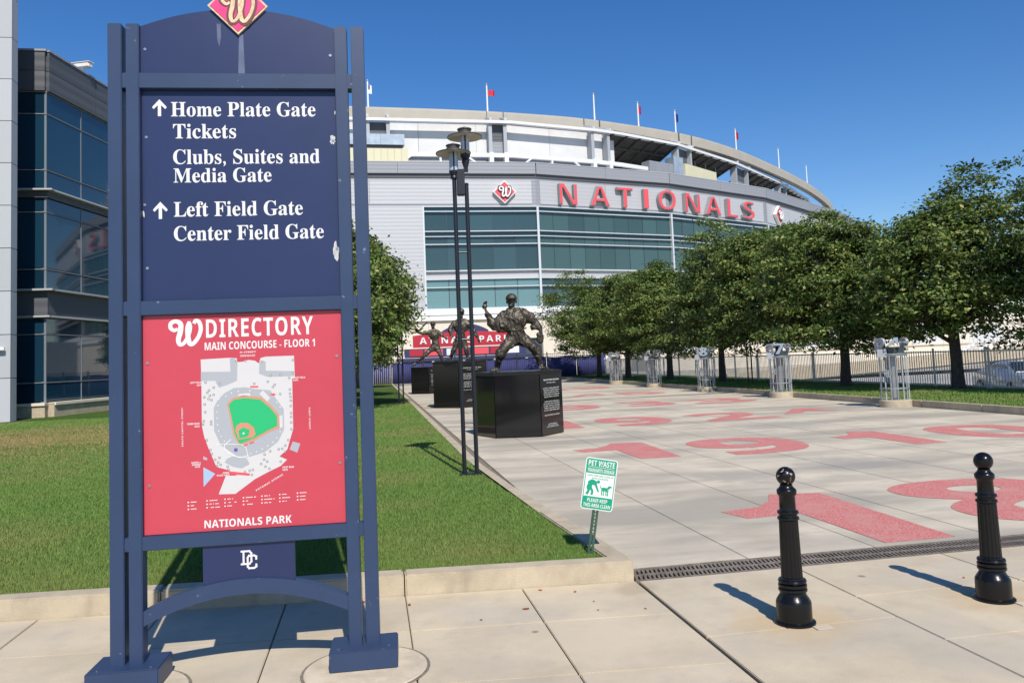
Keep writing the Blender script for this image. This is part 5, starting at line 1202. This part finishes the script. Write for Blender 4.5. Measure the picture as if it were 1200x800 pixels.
# ================================================================== NUMBER DRUMS ALONG THE KERB
def drum(loc, rz, digits, label):
    t = thing('number_drum', label, 'display stand', loc, rz, 'steel bar drums topped with numerals')
    ob('base', MB().lathe([(.38, 0), (.38, .165), (.365, .18)], 24), M['kerb'], t, smooth=True)
    for z in (.47, 1.30): ob('hoop', MB().lathe([(.335, z - .018), (.345, z - .018), (.345, z + .018), (.335, z + .018)], 28, cap=False), M['galv'], t)
    for k in range(14):
        a = 2 * math.pi * k / 14; c, s = math.cos(a), math.sin(a); r0 = .315 if k % 2 else .33
        ob('bar', MB().bar((r0 * c, r0 * s, .17), (r0 * c, r0 * s, 1.30), .026, .026), M['galv'] if k % 3 else M['column'], t)
    ob('core', MB().cyl(0, 0, .10, .17, 1.3, 10), M['galv'], t)
    ob('top_plate', MB().lathe([(.36, 1.315), (.36, 1.345)], 28), M['galv'], t)
    ob('dark_drum', MB().lathe([(.27, 1.345), (.30, 1.50)], 20), M['mull'], t)
    ob('emblem', curly_w(MB(), -.2, -.05, .75, .95, -.352, -.345, .16), M['galv'], t)
    n = len(digits)
    for k, (ch, ang, m_) in enumerate(digits):
        g = MB(); text_mb(sans(ch), -.155, .155, 1.40, 1.74, 0, .07, offset=.008, mb=g)
        o = ob('numeral_plate', g, M[m_], t); a = R_(ang); o.matrix_local = Matrix.Rotation(a, 4, 'Z') @ Matrix.Translation((0, -.30, 0))
    for a in (35, 60, 85): 
        o = ob('bracket', MB().bar((0, 0, 1.62), (0, -.34, 1.62), .03), M['column'], t); o.rotation_euler = (0, 0, R_(a))
    ob('side_plaque', MB().box(-.34, -.12, -.32, -.28, 1.26, 1.46), M['column'], t)
    return t
for loc, dg_, lb in (((13.0, 18.45, 0), [('2', -48, 'column'), ('4', 8, 'bluegrey'), ('1', -105, 'galv'), ('9', 120, 'galv')], 'steel bar drum with a grey 2 and 4 on top, nearest on the kerb'),
                     ((13.05, 24.3, 0), [('3', -40, 'column'), ('7', 8, 'bluegrey'), ('9', -95, 'galv'), ('1', 120, 'galv')], 'steel bar drum with numerals 3 and 7 on top, second on the kerb'),
                     ((13.05, 30.2, 0), [('8', 2, 'bluegrey'), ('1', -60, 'galv'), ('9', 150, 'galv')], 'steel bar drum with a pale 8 on top, third along the kerb'),
                     ((13.05, 36.2, 0), [('4', -30, 'column'), ('5', 40, 'galv'), ('9', 150, 'galv')], 'steel bar drum in tree shade, fourth along the kerb'),
                     ((13.05, 42.2, 0), [('6', -30, 'column'), ('9', 40, 'galv')], 'farthest steel bar drum on the kerb, near the blue fence')):
    drum(loc, R_(-35), dg_, lb)

# ================================================================== FENCES
fc = thing('picket_fence', 'long tan metal picket fence behind the trees right of the plaza', 'fence')
FA = Vector((18.35, 12.0, .10)); FB = Vector((17.1, 58.0, .10)); FLn = (FB - FA).length; FU = (FB - FA) / FLn
pk = MB().box(-.0095, .0095, -.0095, .0095, .06, 1.20).mesh('picket'); pk.materials.append(M['fence'])
npk = int(FLn / .115); stf = MB()
for k in range(npk):
    p = FA + FU * (k * .115)
    if k < 298: o = bpy.data.objects.new('picket', pk); COL.objects.link(o); o.parent = fc; o.location = p
    else: stf.box(p.x - .0095, p.x + .0095, p.y - .0095, p.y + .0095, .16, 1.30)
ob('far_pickets', stf, M['fence'], fc, kind='stuff')
for k in range(int(FLn / 2.3) + 1):
    p = FA + FU * k * 2.3; ob('post', MB().box(-.025, .025, -.025, .025, 0, 1.28), M['fence'], fc, bevel=.004).location = p
    if k and k % 2 == 0 and k < 12: ob('post', MB().box(-.022, .022, -.022, .022, 0, 1.26), M['fence'], fc).location = p + FU * .12
for z in (.10, 1.16): ob('rail', MB().bar(FA + Vector((0, 0, z)), FB + Vector((0, 0, z)), .03, .04), M['fence'], fc)
bf_ = thing('screened_fence', 'black picket fence with blue fabric screens across the far end of the plaza', 'fence', (0, 60, 0))
X = -8.0; k = 0
while X < 17.0:
    x1 = X + 2.35
    if not (12.9 < X + 1 < 13.3): pass
    # a gently wavy cloth panel
    g = MB(); nx = 14
    for i in range(nx + 1):
        xx = X + .06 + (2.23) * i / nx; yy = .02 * math.sin(i * 1.3 + k) + .02 * math.sin(i * 3.1)
        for (dy, z) in ((0, .08), (0, 1.62 - .03 * math.sin(i * .45)), (.02, 1.62 - .03 * math.sin(i * .45)), (.02, .08)): g.v.append((xx, yy + dy, z))
    for i in range(nx):
        for q_ in range(4): g.f.append((4 * i + q_, 4 * i + 4 + q_, 4 * i + 4 + (q_ + 1) % 4, 4 * i + (q_ + 1) % 4))
    ob('screen', g, M['navyscreen'], bf_, smooth='all')
    ob('post', MB().box(X - .04, X + .04, -.1, -.02, 0, 2.0), M['fencedark'], bf_)
    pm = MB()
    for i in range(1, 16): pm.box(X + i * .147 - .008, X + i * .147 + .008, -.09, -.074, .08, 1.88)
    ob('pickets', pm, M['fencedark'] if X > 1 else M['fence'], bf_, kind='stuff')
    X = x1; k += 1
for z in (.1, 1.66, 1.84): ob('rail', MB().box(-8, 17, -.10, -.065, z - .02, z + .02), M['fencedark'], bf_)

# ================================================================== CARS AND LOT BEYOND THE FENCE
def car(loc, rz, paint, label, h=1.45):
    t = thing('parked_car', label, 'car', loc, rz, 'cars parked beyond the fence')
    prof = [(-2.3, .32), (-2.28, .72), (-2.1, .92), (-1.35, 1.0), (-.65, h - .04), (0.1, h), (.95, h - .06), (1.75, 1.02), (2.2, .92), (2.3, .6), (2.25, .30)]
    bm = bmesh.new(); sec = []
    for f, ins, zs_ in ((-.90, 0.0, 0), (-.86, .02, 0), (0, 0, 0), (.86, .02, 0), (.90, 0, 0)): pass
    secs = []
    for y, topin in ((-.90, .14), (-.60, .04), (.60, .04), (.90, .14)):
        ring = []
        for (x, z) in prof:
            yy = y * (1 - (.22 if z > 1.05 else 0)); ring.append(bm.verts.new((x * (1 - (.03 if abs(y) > .8 else 0)), yy, z - (topin if z > 1.05 else topin * .3 if z > .8 else 0))))
        secs.append(ring)
    n = len(prof)
    for a, b in zip(secs[:-1], secs[1:]):
        for i in range(n): bm.faces.new((a[i], a[(i + 1) % n], b[(i + 1) % n], b[i]))
    bm.faces.new(secs[0][::-1]); bm.faces.new(secs[-1])
    bmesh.ops.recalc_face_normals(bm, faces=bm.faces); bmesh.ops.bevel(bm, geom=[e for e in bm.edges], offset=.05, segments=2, affect='EDGES', clamp_overlap=True)
    me = bpy.data.meshes.new('body'); bm.to_mesh(me); bm.free(); ob('body', me, paint, t, smooth='all')
    for s in (-1, 1):
        ob('side_window', MB().prismxz([(-1.15, 1.04), (-.62, h - .16), (.90, h - .18), (1.45, 1.04)], s * .735 - .02, s * .735 + .02), M['carglass'], t)
        for x in (-1.4, 1.4):
            w_ = ob('wheel', MB(), M['tyre'], t); mb2 = MB(); mb2.T = Matrix.Translation((x, s * .82, .32)) @ Matrix.Rotation(math.pi / 2, 4, 'X'); mb2.lathe([(.20, -.11), (.32, -.10), (.32, .10), (.20, .11)], 20); w_.data = mb2.mesh('wheel'); w_.data.materials.append(M['tyre'])
            mb2 = MB(); mb2.T = Matrix.Translation((x, s * .90, .32)) @ Matrix.Rotation(math.pi / 2, 4, 'X'); mb2.lathe([(.2, -.04), (.19, .04)], 14); ob('rim', mb2, M['galv'], w_)
        ob('headlight', MB().box(-2.31, -2.2, s * .62 - .16, s * .62 + .16, .66, .78), M['lampglass'], t)
        ob('tail_light', MB().box(2.2, 2.31, s * .66 - .14, s * .66 + .14, .74, .88), M['carred'], t)
    ob('windscreen', MB().add([(-1.40, -.62, 1.03), (-1.40, .62, 1.03), (-.70, .58, h - .05), (-.70, -.58, h - .05), (-1.36, -.62, .98), (-1.36, .62, .98), (-.66, .58, h - .1), (-.66, -.58, h - .1)], [(0, 3, 2, 1), (4, 5, 6, 7), (0, 1, 5, 4), (1, 2, 6, 5), (2, 3, 7, 6), (3, 0, 4, 7)]), M['carglass'], t)
    ob('rear_window', MB().add([(1.70, -.62, 1.05), (1.70, .62, 1.05), (1.02, .58, h - .06), (1.02, -.58, h - .06), (1.64, -.62, 1.0), (1.64, .62, 1.0), (.98, .58, h - .12), (.98, -.58, h - .12)], [(0, 1, 2, 3), (7, 6, 5, 4), (0, 4, 5, 1), (1, 5, 6, 2), (2, 6, 7, 3), (3, 7, 4, 0)]), M['carglass'], t)
    return t
car((26.3, 29.3, -.75), R_(72), M['carsilver'], 'silver car behind the fence, just right of the nearest number drum tree')
car((31.4, 31.5, -.75), R_(64), M['carred'], 'dark red car behind the fence at the right photo edge')
rmp = thing('concrete_ramp', 'grey concrete ramp wall rising to the right behind the fence', 'ramp')
for i in range(8):
    x0 = 24 + i * 3.5; f0 = i / 8; f1 = (i + 1) / 8; z0 = -.9 + 1.25 * f0; z1 = -.9 + 1.25 * f1
    ob('wall_panel', MB().add([(x0 + .02, 52, z0), (x0 + 3.48, 52, z1), (x0 + 3.48, 52.3, z1), (x0 + .02, 52.3, z0), (x0 + .02, 52, z0 + .85), (x0 + 3.48, 52, z1 + .85), (x0 + 3.48, 52.3, z1 + .85), (x0 + .02, 52.3, z0 + .85)],
       [(3, 2, 1, 0), (4, 5, 6, 7), (0, 1, 5, 4), (1, 2, 6, 5), (2, 3, 7, 6), (3, 0, 4, 7)]), M['kerb'], rmp)
ob('ramp_deck', MB().add([(24, 52.3, -.9), (52, 52.3, .35), (52, 58, .35), (24, 58, -.9), (24, 52.3, -1.0), (52, 52.3, .2), (52, 58, .2), (24, 58, -1.0)], [(0, 1, 2, 3), (7, 6, 5, 4), (0, 4, 5, 1), (1, 5, 6, 2), (2, 6, 7, 3), (3, 7, 4, 0)]), M['lot'], rmp)
stt = thing('steel_stair', 'white steel stair with railings behind the right-hand tree', 'stair', (44.5, 55.0, -.2))
for k in range(8): ob('step', MB().box(k * .33, k * .33 + .34, 0, 1.6, k * .18, k * .18 + .05), M['whitep'], stt)
for y in (0, 1.6):
    ob('stringer', MB().bar((0, y, 0), (2.7, y, 1.5), .06, .22), M['whitep'], stt); ob('handrail', MB().bar((0, y, 1.0), (2.7, y, 2.45), .05), M['steelW'], stt)
    for k in range(9): ob('baluster', MB().bar((k * .33, y, k * .18), (k * .33, y, k * .18 + 1.0), .03), M['steelW'], stt)
ob('landing', MB().box(2.7, 5.2, 0, 1.6, 1.4, 1.5), M['whitep'], stt); ob('landing_leg', MB().box(5.0, 5.1, .1, .2, -.55, 1.4), M['steelW'], stt)
for k in range(9): ob('baluster', MB().bar((2.8 + k * .3, 0, 1.5), (2.8 + k * .3, 0, 2.5), .03), M['steelW'], stt)
ob('handrail', MB().bar((2.7, 0, 2.5), (5.2, 0, 2.5), .05), M['steelW'], stt)
pw = thing('podium_building', 'long low cream building seen under the trees beyond the car park', 'building')
PP = [(24, 66), (40, 68), (60, 72), (84, 77), (110, 84), (150, 96)]
for i in range(5):
    a, u, nn, L_ = frame(PP[i], PP[i + 1]); k = round(L_ / 4)
    wb(i, 'core_wall', M['cream'], -.05, L_ + .05, -.76, 4.9, -6, -.35, PP, pw)
    for j in range(k):
        for z0, z1 in ((-.75, 1.3), (1.32, 3.1), (3.12, 4.9)):
            wb(i, 'stone_panel', M['cream'] if z0 != 1.32 or j % 3 else M['upwall'], j * L_ / k + .015, (j + 1) * L_ / k - .015, z0, z1, -.4, -.1, PP, pw)
    wb(i, 'string_course', M['pebble'], 0, L_, 1.25, 1.36, -.4, .02, PP, pw)
    wb(i, 'cornice', M['whitep'], 0, L_, 4.9, 5.15, -.5, .2, PP, pw)
for x, y, lb in ((24.5, 47, 'white concrete column just beyond the fence, left of centre'), (28.0, 47.5, 'second white concrete column beyond the fence')):
    pass

# ================================================================== SMALL DEBRIS
LL = ['largest curled orange leaf lying on the pavement before the kerb', 'brown leaf scrap touching the kerb foot, right of the largest orange leaf', 'small leaf scrap left of the largest orange leaf',
      'tiny leaf scrap on the slab between the orange leaf and the grate corner', 'leaf scrap nearest the drain grate corner, beside the dark joint', 'tiny leaf scrap nearest the camera, right of the orange leaf',
      'dry leaf at the kerb foot just right of the sign footing', 'dry leaf at the kerb foot in the shadow of the directory sign', 'single dry leaf between the two bollards', 'dry leaf scrap in the corner where kerb meets pavement above the orange leaf']
for k, (x, y) in enumerate(((.93, 5.18), (1.32, 5.45), (.62, 5.05), (1.38, 5.2), (1.65, 4.96), (1.36, 5.02), (.2, 5.5), (-.1, 5.66), (3.9, 4.95), (1.1, 5.56))):
    s = (.030, .018, .012, .010, .012, .010, .02, .018, .014, .02)[k]; a = k * 1.3; P = []
    for j in range(7): q_ = 2 * math.pi * j / 7; P.append((x + s * math.cos(q_) * (1 if j % 2 else .6) * math.cos(a) - s * .5 * math.sin(q_) * math.sin(a), y + s * math.cos(q_) * math.sin(a) + s * .5 * math.sin(q_) * math.cos(a)))
    me = MB().prism(P, .003, .006); o = ob('fallen_leaf', me, M['leafdead'])
    tag(o, LL[k], 'leaf', 'dry leaves on the pavement')
